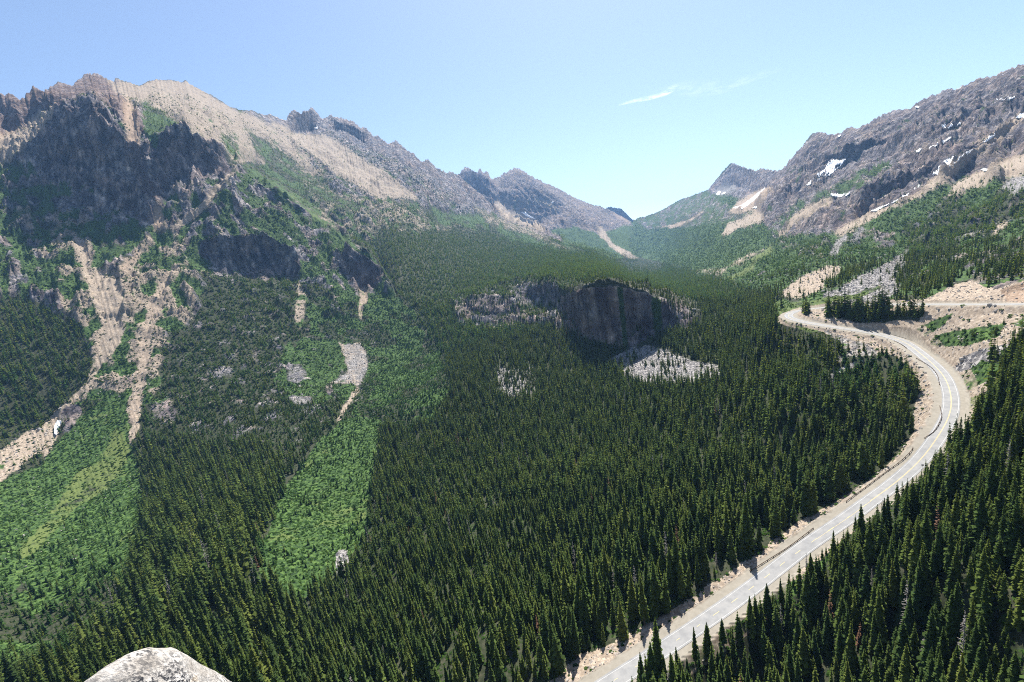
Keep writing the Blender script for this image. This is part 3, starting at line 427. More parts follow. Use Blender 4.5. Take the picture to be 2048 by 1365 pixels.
# ------------------------------------------------------------------ snow patches
SNOWS = [
 ([(1610,373),(1630,352),(1650,338),(1656,328),(1668,318),(1678,322),(1693,318),(1684,330),(1668,345),(1650,357),(1627,369)], 'large tapering snow patch on the right mountain below its left knob'),
 ([(1656,384),(1664,388),(1680,389),(1702,386),(1693,393),(1676,396),(1662,393)], 'short wide snow patch at the head of a tan scree strip'),
 ([(1863,351),(1875,338),(1888,322),(1900,320),(1905,314),(1925,308),(1946,299),(1941,307),(1915,324),(1890,342),(1873,350)], 'long bright snow strip in the gully of the right mountain'),
 ([(1830,304),(1840,298),(1856,297),(1876,287),(1872,294),(1855,300),(1840,307)], 'slim snow strip on the ledge left of the long gully strip'),
 ([(1881,286),(1895,278),(1914,267),(1912,272),(1896,282),(1883,290)], 'thin slanting snow streak continuing the ledge strip up right'),
 ([(1881,254),(1890,249),(1903,250),(1920,244),(1921,249),(1905,255),(1887,257)], 'small flat snow patch high on the right mountain face'),
 ([(1992,197),(1998,200),(2004,196),(2032,192),(2028,198),(2012,202),(2000,203),(1994,202)], 'ragged snow patch near the top right corner'),
 ([(2032,231),(2040,228),(2060,226),(2060,236),(2040,238),(2033,238)], 'snow patch cut by the right frame edge'),
 ([(1738,425),(1760,414),(1780,408),(1813,390),(1838,370),(1841,374),(1826,385),(1809,397),(1771,413),(1752,424)], 'long shaded snow strip at the foot of the right mountain cliff'),
 ([(1464,415),(1478,412),(1492,405),(1506,394),(1530,375),(1529,381),(1505,405),(1484,420),(1478,416),(1470,420)], 'forked snow strip below the saddle beside the distant right peak'),
 ([(1966,287),(1975,278),(1983,265),(1986,268),(1992,271),(1983,278),(1974,285)], 'small snow patch above the upper end of the gully strip'),
 ([(1960,341),(1968,337),(1978,340),(1970,344)], 'tiny snow patch above the tan talus near the right edge'),
 ([(1431,391),(1436,384),(1438,380),(1442,386),(1440,391)], 'tiny round snow patch under the distant right peak'), ([(1441,390),(1446,386),(1452,384),(1449,390)], 'tiny flat snow patch next to the round one under the peak'),
 ([(1503,417),(1509,413),(1518,414),(1512,418)], 'small snow patch right of the forked strip'),
 ([(1674,276),(1678,271),(1683,270),(1680,276)], 'tiny snow patch on the crest beside the left knob'), ([(1829,214),(1835,212),(1839,216),(1832,218)], 'tiny snow patch just below the right skyline crest'),
 ([(628,257),(634,254),(638,256),(632,260)], 'tiny snow patch under the rock pinnacles of the left ridge'),
 ([(108,870),(109,852),(114,843),(123,843),(121,852),(116,862),(114,872)], 'narrow snow remnant at the foot of the left rock hump'),
 ([(1040,424),(1050,426),(1064,434),(1078,441),(1070,440),(1052,433)], 'faint snow streak at the foot of the central far peak'), ([(1101,406),(1108,403),(1108,406),(1103,408)], 'speck of snow on the central far peak')]
# ------------------------------------------------------------------ relief
snm = np.zeros(X.shape, np.float32)
for P_, l_ in SNOWS[:17]: snm = np.maximum(snm, inpoly(U, V, P_))
snm = np.clip(blur(blur(snm, 10) * 3, 4), 0, 1)
rough = np.clip(COV['rock'] + .16 * COV['scree'] + .30 * (COV['tree'] * 0 + .3) , 0, 1.1) * sstep(700, 1700, RR)
rough = np.where(V > 640, rough * .6, rough)
knob = inpoly(U, V, [(880,560),(1440,540),(1440,720),(880,700)])
rough = np.where(knob & (COV['rock'] > .5), .45, rough)
crest = sstep(0, 60, (NR - 1 - np.arange(NR))[:, None] * 1.0) * .95 + .05
ang = math.radians(35); xr = X * math.cos(ang) + Y * math.sin(ang); yr = -X * math.sin(ang) + Y * math.cos(ang)
rg = fbm(xr, yr * .45, 210, 6, 71, .52, True)
rg2 = fbm(X, Y, 70, 5, 77, .55, True)
rgr = fbm(-xr * .5 + yr, xr * .4, 190, 6, 83, .52, True)
rg = np.where(U > 1300, rgr, rg)
disp = rough * (48 * rg + 30 * rg2 + 8 * fbm(X, Y, 24, 3, 79, .6)) * crest
rr1 = (U * .57 + V * .82), (U * .82 - V * .57); rr2 = (U * .90 + V * .44), (U * .44 - V * .90); rr3 = (U * -.60 + V * .80), (U * .80 + V * .60)
def ribs(q, lam, st, sd): return fbm(q[0] + 3 * perlin(U / 30, V / 30, sd), q[1] / st, lam, 5, sd, .58, True)
wr_ = sstep(1180, 1290, U) * (1 - far); w2_ = (1 - sstep(380, 470, U)) * sstep(230, 300, V); w3_ = np.clip(1 - wr_ - w2_, 0, 1)
rib = wr_ * ribs(rr1, 44, 8, 101) + w2_ * ribs(rr2, 34, 4, 105) + w3_ * ribs(rr3, 34, 3.5, 109)
disp = disp * .7 + rough * crest * rib * RR * np.where(U > 1270, .024, np.where((U < 480) & (V > 190) & (V < 480), .028, .018))
disp = np.where(tiny, 0, disp) * sstep(18, 70, DR)
lump = fbm(X, Y, 26, 4, 88) * 2.0 * sstep(14, 40, DR)
Z2 = Z + disp + lump * sstep(150, 600, RR)
dr_ = np.clip(COV['rock'] * 1.3 - .35, 0, 1) * sstep(700, 1500, RR) * crest * sstep(4, 60, (NR - 1 - np.arange(NR))[:, None] * 1.0) * np.clip(RR / 1800, .35, 1.3) * (24 * fbm(ar * 1900 + .35 * Z, Z * .55, 130, 4, 91, .55, True) + 9 * fbm(ar * 1900, Z * .6, 34, 4, 95)) * sstep(20, 70, DR)
X2 = X + dr_ * np.sin(ar); Y2 = Y + dr_ * np.cos(ar)

U, V, _q = proj(X2, Y2, Z2)
COV, GRAV = classify(U, V)

# rows that close the ground: below the viewpoint and behind the skyline
def ring(rr, zz): return rr * np.sin(np.radians(az)), rr * np.cos(np.radians(az)), zz + 0 * rr
low = []
for k, (rf, zf) in enumerate([(0.8, -6.4), (4.4, -6.6), (7.5, -15), (14, -34), (30, -75), (60, -120)]):
    rr = np.full(NC, rf) + (0 if k < 2 else rf * .08 * perlin(az * .2, az * 0 + k, 7)); zz = zf + 0 * az
    low.append(ring(rr, zz))
lowmid = []
for f_ in (.55, .8): 
    rr = 60 + (RR[0] - 60) * f_; zz = -120 + (Z2[0] + 120) * f_; lowmid.append(ring(rr, zz))
back = []
for k, (f_, dz_) in enumerate([(1.012, -12), (1.03, -60), (1.07, -170), (1.15, -420), (1.3, -800), (1.6, -1300)]):
    rr = RR[-1] * f_; zz = np.maximum(Z2[-1] + dz_ * RR[-1] / 3000, -230)
    back.append(ring(rr, zz))
def stack(i, body): return np.vstack([np.array([q[i] for q in low + lowmid]), body, np.array([q[i] for q in back])])
n_lo = len(low) + len(lowmid); n_bk = len(back)
GX, GY, GZ = stack(0, X2), stack(1, Y2), stack(2, Z2)
def pad(a, lo=None): return np.vstack([np.repeat(a[:1] if lo is None else np.full((1, NC), lo), n_lo, 0), a, np.repeat(a[-1:], n_bk, 0)])
CV = {k: pad(v) for k, v in COV.items()}
CV['rock'][:n_lo] = .8; CV['tree'][:n_lo - 2] = 0; CV['tree'][-n_bk:] = 0
GR = pad(GRAV.astype(np.float32)); GU = pad(U); GV_ = pad(V)
NRT = GX.shape[0]

# ------------------------------------------------------------------ materials
def newmat(name):
    m = bpy.data.materials.new(name); m.use_nodes = True; nt = m.node_tree; b = nt.nodes['Principled BSDF']
    b.inputs['Specular IOR Level'].default_value = .15; b.inputs['Roughness'].default_value = .9
    return m, nt, b
def nd(nt, typ, **kw):
    n = nt.nodes.new(typ)
    for k, v in kw.items():
        if hasattr(n, k): setattr(n, k, v)
        else: n.inputs[k].default_value = v
    return n
def noise(nt, scale, detail=6, rough=.6, vec=None, dim='3D'):
    n = nt.nodes.new('ShaderNodeTexNoise'); n.inputs['Scale'].default_value = scale; n.inputs['Detail'].default_value = detail
    n.inputs['Roughness'].default_value = rough
    if vec is not None: nt.links.new(vec, n.inputs['Vector'])
    return n.outputs['Fac']
def ramp(nt, fac, stops):
    r = nt.nodes.new('ShaderNodeValToRGB'); nt.links.new(fac, r.inputs['Fac']); el = r.color_ramp.elements
    while len(el) < len(stops): el.new(.5)
    for e, (p, c) in zip(el, stops): e.position = p; e.color = (*c, 1) if len(c) == 3 else c
    return r.outputs['Color']
def mixc(nt, fac, a, b, mode='MIX'):
    n = nt.nodes.new('ShaderNodeMix'); n.data_type = 'RGBA'; n.blend_type = mode
    for k, v in ((0, fac), (6, a), (7, b)):
        if hasattr(v, 'is_output'): nt.links.new(v, n.inputs[k])
        elif k == 0: n.inputs[0].default_value = v
        else: n.inputs[k].default_value = (*v, 1)
    return n.outputs[2]
def math_(nt, op, a, b=0.0, c=None):
    n = nt.nodes.new('ShaderNodeMath'); n.operation = op
    for k, v in enumerate([a, b] + ([c] if c is not None else [])):
        if hasattr(v, 'is_output'): nt.links.new(v, n.inputs[k])
        else: n.inputs[k].default_value = v
    return n.outputs[0]
def bump(nt, b, h, strength, dist):
    n = nt.nodes.new('ShaderNodeBump'); n.inputs['Strength'].default_value = strength; n.inputs['Distance'].default_value = dist
    nt.links.new(h, n.inputs['Height']); nt.links.new(n.outputs[0], b.inputs['Normal'])

def ground_mat():
    m, nt, b = newmat('mountain_ground')
    geo = nt.nodes.new('ShaderNodeNewGeometry'); P = geo.outputs['Position']
    def attr(n, comp):
        a = nt.nodes.new('ShaderNodeAttribute'); a.attribute_name = n; s = nt.nodes.new('ShaderNodeSeparateColor'); nt.links.new(a.outputs['Color'], s.inputs[0]); return s.outputs, a.outputs['Alpha']
    (rock, scree, talus), brush = attr('cover_a', 0)[0], attr('cover_a', 0)[1]
    (mead, rust, grav), soil = attr('cover_b', 0)[0], attr('cover_b', 0)[1]
    n_s = noise(nt, .35, 8, .7, P); n_m = noise(nt, .06, 8, .65, P); n_l = noise(nt, .012, 6, .6, P)
    vo = nt.nodes.new('ShaderNodeTexVoronoi'); vo.inputs['Scale'].default_value = .45; nt.links.new(P, vo.inputs['Vector']); blocks = vo.outputs['Color']
    vs = nt.nodes.new('ShaderNodeSeparateColor'); nt.links.new(blocks, vs.inputs[0])
    base = ramp(nt, n_s, [(.36, (.018, .024, .012)), (.5, (.032, .038, .02)), (.65, (.06, .058, .038))])
    c_rock = ramp(nt, n_m, [(.37, (.06, .06, .075)), (.47, (.13, .128, .14)), (.55, (.19, .18, .185)), (.66, (.34, .31, .29))])
    c_rock = mixc(nt, math_(nt, 'MULTIPLY', ramp(nt, n_l, [(.46, (0, 0, 0)), (.56, (1, 1, 1))]), .38), c_rock, (.17, .115, .085))
    c_rock = mixc(nt, 1.0, c_rock, ramp(nt, noise(nt, .02, 5, .6, P), [(.42, (.55, .57, .65)), (.52, (1, 1, 1)), (.6, (1.35, 1.3, 1.25))]), 'MULTIPLY')
    mp_ = nt.nodes.new('ShaderNodeMapping'); mp_.inputs['Scale'].default_value = (1, 1, .22); nt.links.new(P, mp_.inputs[0])
    fl = noise(nt, .055, 7, .7, mp_.outputs[0])
    c_rock = mixc(nt, 1.0, c_rock, ramp(nt, fl, [(.40, (.35, .36, .42)), (.49, (.95, .95, .95)), (.60, (2.0, 1.9, 1.8))]), 'MULTIPLY')
    c_rock = mixc(nt, math_(nt, 'MULTIPLY', rust, .5), c_rock, (.25, .14, .095))
    c_scree = ramp(nt, n_s, [(.34, (.14, .11, .082)), (.5, (.27, .215, .16)), (.64, (.46, .385, .30))])
    c_scree = mixc(nt, math_(nt, 'MULTIPLY', vs.outputs[0], .3), c_scree, (.24, .20, .17))
    c_scree = mixc(nt, math_(nt, 'MULTIPLY', rust, .55), c_scree, (.33, .18, .10))
    c_tal = ramp(nt, vs.outputs[1], [(.1, (.06, .06, .068)), (.5, (.16, .15, .145)), (.9, (.34, .32, .30))])
    c_br = ramp(nt, noise(nt, .22, 6, .7, P), [(.36, (.012, .026, .010)), (.5, (.038, .076, .018)), (.64, (.095, .155, .036))])
    c_me = ramp(nt, n_s, [(.3, (.06, .085, .022)), (.6, (.11, .14, .04)), (.8, (.18, .18, .075))])
    c_gr = ramp(nt, n_s, [(.3, (.21, .19, .155)), (.7, (.29, .265, .22))])
    def soft(w, n, k=.45):   # noisy threshold of a cover weight
        x = math_(nt, 'ADD', w, math_(nt, 'MULTIPLY', math_(nt, 'SUBTRACT', n, .5), 1.6))
        mr = nt.nodes.new('ShaderNodeMapRange'); mr.inputs['From Min'].default_value = k - .12; mr.inputs['From Max'].default_value = k + .12; nt.links.new(x, mr.inputs['Value'])
        return mr.outputs[0]
    n1 = noise(nt, .10, 7, .7, P); n2 = noise(nt, .14, 7, .7, P)
    c = mixc(nt, soft(rock, noise(nt, .035, 9, .72, P), .40), base, c_rock)
    n1 = noise(nt, .05, 8, .7, P)
    c = mixc(nt, soft(talus, n2, .5), c, c_tal)
    c = mixc(nt, soft(scree, noise(nt, .03, 9, .7, P), .46), c, c_scree)
    c = mixc(nt, soft(talus, noise(nt, .2, 5, .7, P), .62), c, c_tal)
    c = mixc(nt, soft(brush, noise(nt, .05, 8, .72, P), .5), c, c_br)
    c = mixc(nt, soft(mead, n1, .5), c, c_me)
    c = mixc(nt, grav, c, c_gr)
    nt.links.new(c, b.inputs['Base Color'])
    h = math_(nt, 'ADD', math_(nt, 'MULTIPLY', noise(nt, .05, 9, .68, P), 1.0), math_(nt, 'MULTIPLY', n_s, .12))
    bu = nt.nodes.new('ShaderNodeBump'); bu.inputs['Distance'].default_value = 26
    st = math_(nt, 'MULTIPLY', math_(nt, 'ADD', math_(nt, 'MULTIPLY', rock, .95), .12), math_(nt, 'SUBTRACT', 1.0, grav))
    nt.links.new(st, bu.inputs['Strength']); nt.links.new(h, bu.inputs['Height']); nt.links.new(bu.outputs[0], b.inputs['Normal'])
    return m
MG = ground_mat()

def simple(name, stops, scale=1.0, rough=.9, bumpk=0, dist=.1, vec='obj'):
    m, nt, b = newmat(name)
    if vec == 'pos': v = nt.nodes.new('ShaderNodeNewGeometry').outputs['Position']
    else: v = nt.nodes.new('ShaderNodeTexCoord').outputs['Object']
    n = noise(nt, scale, 7, .65, v); nt.links.new(ramp(nt, n, stops), b.inputs['Base Color']); b.inputs['Roughness'].default_value = rough
    if bumpk: bump(nt, b, n, bumpk, dist)
    return m
def foliage(name, dark, mid, light, yellow):
    m = bpy.data.materials.new(name); m.use_nodes = True; nt = m.node_tree; nt.nodes.remove(nt.nodes['Principled BSDF'])
    out = nt.nodes['Material Output']; oi = nt.nodes.new('ShaderNodeObjectInfo'); geo = nt.nodes.new('ShaderNodeNewGeometry')
    n = noise(nt, .035, 4, .6, oi.outputs['Location'])
    c = ramp(nt, oi.outputs['Random'], [(0, dark), (.45, mid), (.85, light), (1, yellow)])
    c = mixc(nt, .45, c, ramp(nt, n, [(.35, dark), (.52, mid), (.66, light)]))
    rp = ramp(nt, geo.outputs['Random Per Island'], [(0, (.62, .62, .62)), (1, (1.35, 1.35, 1.3))])
    c = mixc(nt, 1.0, c, rp, 'MULTIPLY')
    d = nt.nodes.new('ShaderNodeBsdfDiffuse'); t_ = nt.nodes.new('ShaderNodeBsdfTranslucent'); mx = nt.nodes.new('ShaderNodeMixShader'); mx.inputs[0].default_value = .44
    nt.links.new(c, d.inputs[0]); nt.links.new(mixc(nt, 1.0, c, (1.5, 1.35, .5), 'MULTIPLY'), t_.inputs[0])
    nt.links.new(d.outputs[0], mx.inputs[1]); nt.links.new(t_.outputs[0], mx.inputs[2]); nt.links.new(mx.outputs[0], out.inputs[0])
    return m
M_FIR = foliage('fir_needles', (.040, .070, .027), (.080, .122, .034), (.130, .165, .040), (.17, .19, .046))
M_YOUNG = foliage('young_fir_needles', (.034, .074, .026), (.056, .110, .034), (.085, .148, .040), (.13, .18, .05))
M_SHRUB = foliage('shrub_leaves', (.020, .046, .014), (.044, .094, .021), (.078, .145, .030), (.13, .19, .05))
M_BARK = simple('conifer_bark', [(.3, (.07, .055, .045)), (.7, (.18, .15, .125))], 3)
M_DEAD = simple('dead_grey_wood', [(.3, (.20, .18, .17)), (.7, (.42, .39, .36))], 4)
M_RED = simple('dead_rust_needles', [(.3, (.07, .04, .025)), (.7, (.13, .07, .04))], 4)
M_ASPH = simple('worn_asphalt', [(.36, (.215, .215, .215)), (.5, (.25, .25, .247)), (.64, (.285, .28, .272))], .25, .85, vec='pos')
M_WHITE = simple('white_road_paint', [(.3, (.45, .45, .44)), (.7, (.68, .68, .66))], 2)
M_YEL = simple('yellow_road_paint', [(.3, (.55, .44, .20)), (.7, (.68, .55, .27))], 2)
M_SNOW = simple('old_snow', [(.3, (.74, .77, .80)), (.7, (.92, .93, .94))], .05, .6, .3, .5, 'pos')
M_RAIL = simple('weathered_rail', [(.3, (.07, .05, .04)), (.7, (.15, .11, .085))], 2)

# ------------------------------------------------------------------ mesh helpers
def mesh_np(name, V3, faces, mat, parent=None, smooth=False, mats=None, midx=None):
    me = bpy.data.meshes.new(name); V3 = np.ascontiguousarray(V3, np.float32); faces = np.asarray(faces, np.int32)
    k = faces.shape[1]; me.vertices.add(len(V3)); me.vertices.foreach_set('co', V3.ravel())
    me.loops.add(faces.size); me.loops.foreach_set('vertex_index', faces.ravel())
    me.polygons.add(len(faces)); me.polygons.foreach_set('loop_start', np.arange(0, faces.size, k, dtype=np.int32))
    me.polygons.foreach_set('loop_total', np.full(len(faces), k, np.int32))
    me.polygons.foreach_set('use_smooth', np.full(len(faces), smooth))
    for q in (mats or [mat]): me.materials.append(q)
    if midx is not None: me.polygons.foreach_set('material_index', np.asarray(midx, np.int32))
    me.update(calc_edges=True)
    o = bpy.data.objects.new(name, me); COL.objects.link(o)
    if parent: o.parent = parent
    return o
def tag(o, label=None, cat=None, group=None, kind=None):
    for k, v in (('label', label), ('category', cat), ('group', group), ('kind', kind)):
        if v: o[k] = v
    return o

# ------------------------------------------------------------------ terrain objects
ri, ci = np.meshgrid(np.arange(NRT - 1), np.arange(NC - 1), indexing='ij')
Q = np.stack([ri * NC + ci, ri * NC + ci + 1, (ri + 1) * NC + ci + 1, (ri + 1) * NC + ci], -1).reshape(-1, 4)
VV = np.stack([GX, GY, GZ], -1).reshape(-1, 3)
cu = GU[:-1, :-1].ravel(); cv = GV_[:-1, :-1].ravel(); crow = ri.ravel()
farP = pad(far.astype(np.float32))[:-1, :-1].ravel() > .5
reg = np.full(len(Q), 0)
lm = (cv < np.interp(cu, [-600, 0, 110, 270, 420, 760, 900, 1000, 1240], [1000, 930, 860, 860, 560, 560, 440, 470, 520])) & (cu < 1245); reg[lm] = 1
reg[farP] = 2
rm = (cu >= 1245) & (cv < np.interp(cu, [1245, 1340, 1450, 1560, 1640, 1800, 2048, 2600], [508, 530, 560, 596, 604, 604, 604, 600])); reg[rm] = 3
COLa = np.stack([CV['rock'], CV['scree'], CV['talus'], CV['brush']], -1).reshape(-1, 4).astype(np.float32)
COLb = np.stack([CV['meadow'], CV['rust'], GR, CV['tree']], -1).reshape(-1, 4).astype(np.float32)
for k, nm in enumerate(['valley_ground', 'left_mountain', 'distant_mountain', 'right_mountain']):
    q = Q[reg == k]; idx, inv = np.unique(q, return_inverse=True)
    o = mesh_np(nm, VV[idx], inv.reshape(-1, 4), MG, smooth=True)
    for an, arr in (('cover_a', COLa), ('cover_b', COLb)):
        a = o.data.attributes.new(an, 'FLOAT_COLOR', 'POINT'); a.data.foreach_set('color', arr[idx].ravel())
    tag(o, kind='structure')

# lookup of the finished surface by photo ray (for road-side things, snow, boulders)
def col_row(u, v):
    a, e = ae(u, v); c = (a + 62) / 124 * (NC - 1); se = np.interp(a, az, sky_el); r = (e + 50) / (se + 50) * (NR - 1); return c, r
def surf(c, r):
    c = np.clip(c, 0, NC - 1.001); r = np.clip(r, 0, NR - 1.001); i = c.astype(int); j = r.astype(int); a = (c - i)[..., None]; b = (r - j)[..., None]
    W = np.stack([X2, Y2, Z2], -1)
    return (W[j, i] * (1 - a) + W[j, i + 1] * a) * (1 - b) + (W[j + 1, i] * (1 - a) + W[j + 1, i + 1] * a) * b
def at(u, v):
    # nearest grid vertex to that photo point, in front
    d = (U2 - u) ** 2 + (V2 - v) ** 2; k = np.argmin(d); j, i = divmod(k, NC); return np.array([X2[j, i], Y2[j, i], Z2[j, i]])
U2, V2, D2 = proj(X2, Y2, Z2)

# ------------------------------------------------------------------ highway
nrm = np.c_[tan[:, 1], -tan[:, 0]]          # to the right of travel
slen = np.r_[0, np.cumsum(np.linalg.norm(np.diff(road[:, :2], axis=0), axis=1))]
def ribbon(name, o0, o1, dz, mat, i0=0, i1=None, kind='structure'):
    i1 = i1 or len(road); P = road[i0:i1]; N = nrm[i0:i1]
    if np.isscalar(o0): o0 = np.full(len(P), o0)
    if np.isscalar(o1): o1 = np.full(len(P), o1)
    A_ = np.c_[P[:, :2] + N * o0[:, None], P[:, 2] + dz]; B_ = np.c_[P[:, :2] + N * o1[:, None], P[:, 2] + dz]; n = len(P)
    F_ = np.array([(i, i + 1, n + i + 1, n + i) for i in range(n - 1)])
    o = mesh_np(name, np.vstack([A_, B_]), F_, mat); return tag(o, kind=kind)
wl = 4.7 + .25 * perlin(slen / 30, slen * 0 + .2, 3); wr = 4.6 + .25 * perlin(slen / 25, slen * 0 + 3.2, 3)
ribbon('highway', -wl, wr, 0.0, M_ASPH)
def paint(name, segs, mat):
    vs, fs = [], []
    for (a, b, off, w) in segs:
        i0, i1 = np.searchsorted(slen, [a, b]); i1 = min(max(i1, i0 + 1), len(road) - 1)
        P = road[i0:i1 + 1]; N = nrm[i0:i1 + 1]; k = len(vs)
        for p, n_ in zip(P, N): vs.append((*(p[:2] + n_ * (off - w / 2)), p[2] + .02)); vs.append((*(p[:2] + n_ * (off + w / 2)), p[2] + .02))
        fs += [(k + 2 * i, k + 2 * i + 2, k + 2 * i + 3, k + 2 * i + 1) for i in range(len(P) - 1)]
    return tag(mesh_np(name, np.array(vs), np.array(fs), mat), kind='structure')
paint('road_edge_line', [(0, slen[-1], -3.75, .14)], M_WHITE); paint('road_edge_line', [(0, slen[-1], 3.7, .14)], M_WHITE)
iu = [int(np.argmin(np.linalg.norm(road - c, axis=1))) for c in ctl]; s_d = slen[iu[6]]
paint('road_centre_line', [(s, s + 3.6, .0, .2) for s in np.arange(0, s_d + 40, 12.2)] + [(s_d, slen[-1], .18, .15)] + [(slen[iu[8]], slen[-1], -.18, .15)], M_YEL)

# guard rails: low dark rail on posts, along photo points
def rail(pts, label):
    W = []
    for u, v in pts:
        a, e = ae(u, v); # meet the bench height of the nearest road point
        z = -150.0
        for _ in range(12):
            r = z / math.tan(R(float(e))); x, y = r * math.sin(R(float(a))), r * math.cos(R(float(a))); i = np.argmin((road[:, 0] - x) ** 2 + (road[:, 1] - y) ** 2); z = .5 * z + .5 * road[i, 2]
        W.append((x, y, z - .1))
    W = catmull(np.array(W), 2.0); root = bpy.data.objects.new('guard_rail', None); root.location = W[0]; COL.objects.link(root)
    tag(root, label, 'guard rail', 'low dark guard rails along the highway')
    d = np.gradient(W[:, :2], axis=0); d /= np.linalg.norm(d, axis=1)[:, None]; nn = np.c_[d[:, 1], -d[:, 0]] * .09; n = len(W); vs = []
    for s_, zz in ((-1, .42), (-1, .80), (1, .80), (1, .42)): vs.append(np.c_[W[:, :2] + s_ * nn, W[:, 2] + zz])
    vs = np.vstack(vs) - W[0]; fs = [(k * n + i, k * n + i + 1, ((k + 1) % 4) * n + i + 1, ((k + 1) % 4) * n + i) for k in range(4) for i in range(n - 1)]
    fs += [(0, n, 2 * n, 3 * n), (n - 1, 2 * n - 1, 3 * n - 1, 4 * n - 1)]
    mesh_np('rail', vs, fs, M_RAIL, root)
    pm = None; last = -9; s = np.r_[0, np.cumsum(np.linalg.norm(np.diff(W, axis=0), axis=1))]
    for i in range(n):
        if s[i] - last < 2.6: continue
        last = s[i]
        if pm is None:
            h = .13; c8 = [(x * h, y * h, z) for z in (-.8, .9) for x, y in ((-1, -1), (1, -1), (1, 1), (-1, 1))] + [(x * h * .6, y * h * .6, .95) for x, y in ((-1, -1), (1, -1), (1, 1), (-1, 1))]
            f8 = [(0, 1, 5, 4), (1, 2, 6, 5), (2, 3, 7, 6), (3, 0, 4, 7), (4, 5, 9, 8), (5, 6, 10, 9), (6, 7, 11, 10), (7, 4, 8, 11), (8, 9, 10, 11), (3, 2, 1, 0)]
            p = mesh_np('post', np.array(c8), f8, M_RAIL, root); pm = p.data
        else: p = bpy.data.objects.new('post', pm); COL.objects.link(p); p.parent = root
        p.location = W[i] - W[0] + np.array([nn[i, 0] * 2.2, nn[i, 1] * 2.2, 0])
rail([(1500,1144),(1540,1119),(1575,1097),(1610,1071),(1626,1058)], 'long guard rail beside the straight highway, closest to the viewer')
rail([(1692,1005),(1730,977),(1770,947),(1800,925),(1821,905),(1826,896)], 'long guard rail along the left edge below the big bend')
rail([(1849,877),(1866,866),(1876,852),(1883,834),(1879,813)], 'short hooked guard rail on the gravel pullout inside the bend')
rail([(1833,718),(1858,733),(1874,750),(1880,772)], 'curved guard rail inside the upper part of the big bend')
rail([(1789,683),(1803,690),(1814,698)], 'shortest guard rail above the wide pullout before the grove')

# ------------------------------------------------------------------ trees
def trunk_geo(h, r0, lean=0, n=6, top=.96):
    vs = []; fs = []; L_ = [0, .15, .5, top]
    for k, t_ in enumerate(L_):
        rr = r0 * (1 - t_) ** .9 + .004 * h * .3
        for i in range(n):
            a = 2 * math.pi * i / n; vs.append((rr * math.cos(a) + lean * t_ * t_, rr * math.sin(a), t_ * h - (.06 * h if k == 0 else 0)))
    for k in range(3):
        for i in range(n): fs.append((k * n + i, k * n + (i + 1) % n, (k + 1) * n + (i + 1) % n, (k + 1) * n + i))
    return vs, fs
def conifer_geo(rg, whorls, nb, base, spread, sub=1, droop=.35, gap=.1, fluff=1.0):
    """crown of drooping leaf pads on a unit-height tree"""
    vs, fs = [], []
    def quad(a, b, c, d): k = len(vs); vs.extend([a, b, c, d]); fs.append((k, k + 1, k + 2, k + 3))
    for w in range(whorls):
        t_ = base + (1 - base) * (w + rg.random() * .6) / whorls; f = 1 - (t_ - base) / (1 - base)
        Rm = spread * (f ** .78 * .96 + .03) * rg.uniform(.78, 1.15)
        if f > .8: Rm *= 1 - (f - .8) * 1.6
        m_ = max(3, int(nb * (.45 + .55 * f))); ph = rg.random() * 6.28
        for i in range(m_):
            if rg.random() < gap: continue
            a = ph + 6.283 * i / m_ + rg.uniform(-.3, .3); Rb = Rm * rg.uniform(.65, 1.12); ca, sa = math.cos(a), math.sin(a)
            dr = droop * Rb * rg.uniform(.6, 1.5) + (.02 if f > .5 else 0); zt = min(t_, .985)
            for s_ in range(sub):
                r1 = Rb * (.12 + .88 * s_ / sub); r2 = Rb * (s_ + 1.15) / sub; r2 = min(r2, Rb * 1.05)
                z1 = zt - dr * (r1 / Rb) ** 1.2; z2 = zt - dr * (r2 / Rb) ** 1.2 + (.006 if s_ == sub - 1 else 0)
                wd1 = Rb * (.34 if s_ == 0 else .40) * fluff * rg.uniform(.7, 1.2) + .006; wd2 = Rb * (.22 if s_ == sub - 1 else .40) * fluff * rg.uniform(.6, 1.2) + .004
                tl = rg.uniform(-.5, .5)
                quad((r1 * ca - wd1 * sa, r1 * sa + wd1 * ca, z1 + wd1 * tl - .3 * wd1), (r1 * ca + wd1 * sa, r1 * sa - wd1 * ca, z1 - wd1 * tl - .3 * wd1),
                     (r2 * ca + wd2 * sa, r2 * sa - wd2 * ca, z2 - wd2 * tl), (r2 * ca - wd2 * sa, r2 * sa + wd2 * ca, z2 + wd2 * tl))
                if sub > 1 and rg.random() < .6:   # hanging spray
                    q = rg.uniform(.5, 1) * Rb; hz = .05 * spread / .15 * rg.uniform(.3, .9); g = a + rg.uniform(-.4, .4); cx, cy = q * math.cos(g), q * math.sin(g); w3 = Rb * .22
                    zz = zt - dr * (q / Rb) ** 1.2
                    quad((cx - w3 * sa, cy + w3 * ca, zz), (cx + w3 * sa, cy - w3 * ca, zz), (cx * 1.05 + w3 * .5 * sa, cy * 1.05 - w3 * .5 * ca, zz - hz), (cx * 1.05 - w3 * .5 * sa, cy * 1.05 + w3 * .5 * ca, zz - hz))
    # leader tip
    for k in range(3):
        a = k * 2.1; c_, s_ = math.cos(a) * .008, math.sin(a) * .008; quad((c_, s_, .93), (-c_, -s_, .93), (-c_ * .3, -s_ * .3, 1.0), (c_ * .3, s_ * .3, 1.0))
    return vs, fs
